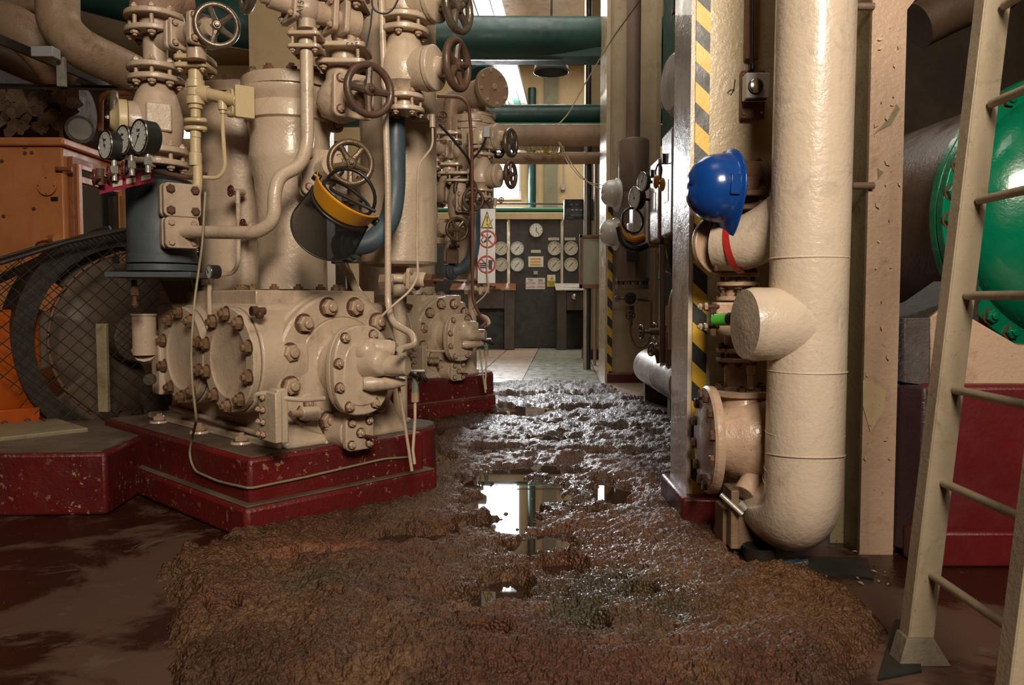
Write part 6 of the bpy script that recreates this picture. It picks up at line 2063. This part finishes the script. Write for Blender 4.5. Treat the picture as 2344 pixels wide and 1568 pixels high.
for tx, x, y, sz, mt in (('TES', 1214.5, 641.5, .052, INK), ('BES', 1237.5, 641.5, .052, INK), ('SUCTION  HEADER', 1226.5, 648.5, .045, SIGNR), ('CLOSED', 1213.5, 657, .046, SIGNR), ('OPEN', 1237, 657, .046, SIGNR)):
    text('lettering', tx, P(x, y, yP - .0075), (0, -1, 0), UZ, sz, mt, s2)
s3 = plate('danger_sign', 'yellow Danger electric shock sign right of the white header sign', 1254, 1273, 629, 656, SIGNY)
obj('upper_field', G().bb(pxp(1254), pxp(1273), yP - .008, yP - .006, pz_(643), pz_(629)), SIGNW, s3)
obj('warning_triangle', G().prism([P(1263.5, 630.5, yP - .009), P(1257, 641.5, yP - .009), P(1270, 641.5, yP - .009)], (0, -1, 0), .001), SIGNY, s3)
obj('bolt_symbol', G().prism([P(1264.5, 634, yP - .011), P(1261.8, 638, yP - .011), P(1263.6, 638, yP - .011), P(1262.5, 641, yP - .011), P(1265.5, 636.8, yP - .011), P(1263.6, 636.8, yP - .011)], (0, -1, 0), .001), INK, s3)
for tx, y, sz in (('Danger', 645.5, .048), ('Electric', 649.8, .032), ('shock risk', 653, .03)):
    text('lettering', tx, P(1263.5, y, yP - .0075), (0, -1, 0), UZ, sz, INK, s3)
# desks
for i, (xa1, xb1, lb, tm) in enumerate(((1035, 1178, 'left grey-brown kneehole desk with brown worn top before the panel', TIMBER), (1273, 1352, 'right grey-brown kneehole desk with pale sloping switch top', GWHITE))):
    x0, x1 = pxp(xa1) , pxp(xb1)
    t = thing('control_desk', lb, 'desk', ((x0 + x1) / 2, 12.8, 0))
    zt = P(0, 660, 12.7).z
    inner_ = pxp(1147) if i == 0 else pxp(1295)
    if i == 0:
        obj('pedestal', G().bb(inner_ + .05, x1, 12.6, yP, .01, zt - .04), DESKG, t, bev=.01)
        obj('left_side', G().bb(x0, x0 + .08, 12.6, yP, .01, zt - .04), DESKG, t)
        obj('apron', G().bb(x0 + .08, inner_ + .05, 12.6, 12.63, zt - .32, zt - .04), DESKG, t)
        obj('knee_back', G().bb(x0 + .08, inner_ + .05, 12.98, 13.02, .01, zt - .3), BLACK, t)
    else:
        obj('pedestal', G().bb(x0, inner_, 12.6, yP, .01, zt - .04), DESKG, t, bev=.01)
        obj('right_side', G().bb(x1 - .05, x1, 12.6, yP, .01, zt - .04), DESKG, t)
        dw = obj('drawer', G().bb(inner_, x1 - .05, 12.59, 12.63, zt - .35, zt - .06), DESKG, t, bev=.004)
        q_ = P(1315, 679, 12.57)
        obj('cup_handle', G().lathe(q_, (0, -1, 0), [(.05, 0), (.045, .02), (.02, .028)], 24), CHROME, dw)
        obj('knee_back', G().bb(inner_, x1 - .05, 12.98, 13.02, .01, zt - .3), BLACK, t)
    obj('desk_top', G().prism([(x0 - .02, 12.56, zt - .04), (x1 + .02, 12.56, zt - .04), (x1 + .02, yP - .01, zt + .07), (x0 - .02, yP - .01, zt + .07)], UZ, .02), tm, t, bev=.003)
    if i == 1:
        for k in range(8):
            nut(t, P(1288 + k * 5, 656.5, 12.7), (0, -.5, .8), .014, DIALW, 'bolt')
setp(obj('crumpled_rag', G().ball(FLO(1300, 797) + V((0, -.1, .07)), .07, 14, (1, .8, 1.4)), SIGNW), 'crumpled white rag on the floor in the right desk kneehole', 'rag')
setp(obj('pale_ledge', G().bb(pxp(960), pxp(1290), yP - .05, yP + .35, pz_(503), pz_(487)), YCREAM, bev=.01), 'cream ledge capping the charcoal control panel', 'ledge')
pipe('green_rail_pipe', 'sea green horizontal pipe resting on the cream ledge', [P(1000, 481, yP), P(1296, 481, yP)], .045, TEAL2, .1, 20)
setp(obj('dark_rail', G().tube([P(1120, 466, 13.1), P(1290, 467, 13.1)], .014, 8), BLACK), 'thin dark rail above the sea green pipe', 'rail')
pipe('green_riser', 'vertical dark green pipe on the back wall beside the window', [V((P(1218, 300, 14.85).x, 14.91, 0)), V((P(1218, 300, 14.85).x, 14.91, P(1218, 200, 14.85).z))], .075, TEAL, .1, 20)
setp(obj('wall_socket', G().bb(P(1285, 0, 14.96).x, P(1295, 0, 14.96).x, 14.92, 15.0, P(0, 436, 15).z, P(0, 424, 15).z).cyl(P(1290, 422, 14.96), P(1290, 300, 14.96), .008), BOXM, bev=.01), 'small grey socket with conduit on the back wall', 'socket')
# annunciator box
an = thing('annunciator_panel', 'black box with rows of small square lamps hung left of the far column', 'panel', P(1326, 505, 10.0))
obj('panel_case', G().box(P(1327, 481, 10.0), V((.20, 0, 0)), V((0, .10, 0)), UZ * .125), BLACK, an, bev=.008)
for r_i, (y, xs_) in enumerate(((468.5, (1308, 1320, 1340, 1349)), (480.5, (1310, 1320, 1330, 1340)), (492.5, (1310, 1320, 1330, 1340)))):
    for x in xs_:
        b_ = obj('lamp_window', G().box(P(x, y, 9.89), V((.020, 0, 0)), V((0, .006, 0)), UZ * .013), paint('dim_lamp_window', (.10, .11, .10), (.08, .09, .08), .3) if 'dim_lamp_window' not in bpy.data.materials else bpy.data.materials['dim_lamp_window'], an)
        if r_i == 1 or (r_i == 0 and x > 1335):
            obj('lamp_lens', G().box(P(x, y, 9.88), V((.010, 0, 0)), V((0, .002, 0)), UZ * .007), DIALW, b_)
obj('hanger_tube', G().cyl(P(1346, 458, 10.0), (P(1346, 458, 10.0).x, 10.0, 4.9), .035), BLACK, an)
# framed board next to the far column
bd = thing('notice_board', 'framed pale green-grey board in brown frame beside the far column', 'board', P(1356, 660, 9.0))
xq0, xq1 = P(1329, 0, 9).x, P(1392, 0, 9).x
zq0, zq1 = P(0, 660, 9).z, P(0, 538, 9).z
obj('board_face', G().bb(xq0 + .03, xq1 - .03, 9.0, 9.02, zq0 + .04, zq1 - .03), paint('mottled_board', (.42, .43, .34), (.33, .35, .27), .4, dirt=(.15, .17, .13), damt=.5, seed=70), bd)
g = G().bb(xq0, xq0 + .035, 8.97, 9.04, zq0, zq1).bb(xq1 - .035, xq1, 8.97, 9.04, zq0, zq1).bb(xq0, xq1, 8.97, 9.04, zq0, zq0 + .045).bb(xq0, xq1, 8.97, 9.04, zq1 - .035, zq1)
obj('board_frame', g, TIMBER, bd, bev=.004)
for i, (x, d_, r, mt, y1_, lb) in enumerate(((1340, 9.055, .022, STEELT, 300, 'pale steel pole carrying the notice board'), (1347, 9.07, .03, BLACK, 300, 'black pole beside the notice board'), (1362, 9.6, .02, STEELT, 300, 'thin conduit pole behind the notice board'))):
    f_ = P(x, 700, d_)
    setp(obj('support_pole', G().cyl((f_.x, d_, 0), (f_.x, d_, P(x, y1_, d_).z), r, n=14), mt), lb, 'pole')
f_ = P(1362, 700, 10.5)
setp(obj('wall_stub', G().bb(f_.x - .12, f_.x + .22, 10.6, 10.9, .14, 5.0), WALLC), 'cream wall end behind the far column', 'wall end')
setp(obj('red_skirting', G().bb(f_.x - .14, f_.x + .24, 10.55, 10.93, 0, .14), REDB), 'dark red base of the cream wall end', 'base')

# ------------------------------------------------------------------ face shield on the pale handwheel
fs = thing('face_shield', 'black mesh face shield with amber brow guard hanging on the pale handwheel', 'face shield', P(770, 565, 2.6))
Cs = P(786, 466, 2.62)
# local frame: look direction of the (absent) wearer tips down-left, shield open upwards
fw = V((-.22, -.80, -.45)).normalized()
upv = V((.55, -.55, -.0))
upv = V((.52, -.36, .62)); upv = (upv - fw * upv.dot(fw)).normalized()
rt = fw.cross(upv).normalized()
def shell(R0, R1, h0, h1, a0_, a1_, na, nh, curve=0.0):
    g = G()
    vs_, fs_ = [], []
    for j in range(nh + 1):
        s_ = j / nh
        for i in range(na + 1):
            q_ = math.radians(a0_ + (a1_ - a0_) * i / na)
            R = R0 + (R1 - R0) * s_
            taper = 1
            e_ = abs(2 * i / na - 1)
            hh = h0 + (h1 - h0) * s_ + curve * (1 - e_ ** 2) * s_
            vs_.append(Cs + fw * (R * math.cos(q_) * 1.0) + rt * (R * math.sin(q_) * taper) + upv * hh)
    for j in range(nh):
        for i in range(na):
            k = j * (na + 1) + i
            fs_.append((k, k + 1, k + na + 2, k + na + 1))
    return g.add(vs_, fs_)
o_ = obj('brow_guard', shell(.105, .118, .0, .05, -88, 88, 36, 8, .025), YEL, fs, smooth=60)
s_ = o_.modifiers.new('solid', 'SOLIDIFY'); s_.thickness = .003
o_ = obj('mesh_visor', shell(.108, .122, -.008, -.125, -80, 80, 36, 10, -.03), GAUZE, fs, smooth=60)
gz = G()
hem = []
for i in range(37):
    q_ = math.radians(-80 + 160 * i / 36)
    e_ = abs(2 * i / 36 - 1)
    hem.append(Cs + fw * .122 * math.cos(q_) + rt * .122 * math.sin(q_) + upv * (-.125 - .03 * (1 - e_ ** 2)))
top_ = [Cs + fw * .109 * math.cos(math.radians(-80 + 160 * i / 36)) + rt * .109 * math.sin(math.radians(-80 + 160 * i / 36)) + upv * -.006 for i in range(37)]
gz.tube(hem, .0032, 8).tube([hem[0], top_[0]], .0032, 8).tube([hem[-1], top_[-1]], .0032, 8)
obj('visor_rim', gz, BLACK, fs, smooth=60)
obj('rim_band', G().tube(top_, .006, 8), BLACK, fs, smooth=60)
hb = [Cs + fw * .085 * math.cos(math.radians(a_)) + rt * .088 * math.sin(math.radians(a_)) + upv * (.03 + .02 * math.cos(math.radians(a_))) for a_ in range(-180, 181, 12)]
g = G().tube(hb, .006, 8)
g.tube([Cs + rt * .088 * math.sin(math.radians(a_)) * 1.0 + upv * (.03 + .09 * math.cos(math.radians(a_))) - fw * .02 for a_ in range(-90, 91, 12)], .006, 8)
obj('head_harness', g, BLACK, fs, smooth=60)
for s_ in (-1, 1):
    obj('pivot_knob', G().cyl(Cs + rt * s_ * .105 + upv * .02, Cs + rt * s_ * .128 + upv * .02, .015, n=16), BLACK, fs, bev=.002)
obj('hanging_strap', G().tube([Cs + rt * -.10 + upv * .05, P(752, 432, 2.62), P(766, 418, 2.69), P(778, 402, 2.72), P(785, 392, 2.735)], .006, 8, .03), BLACK, fs)
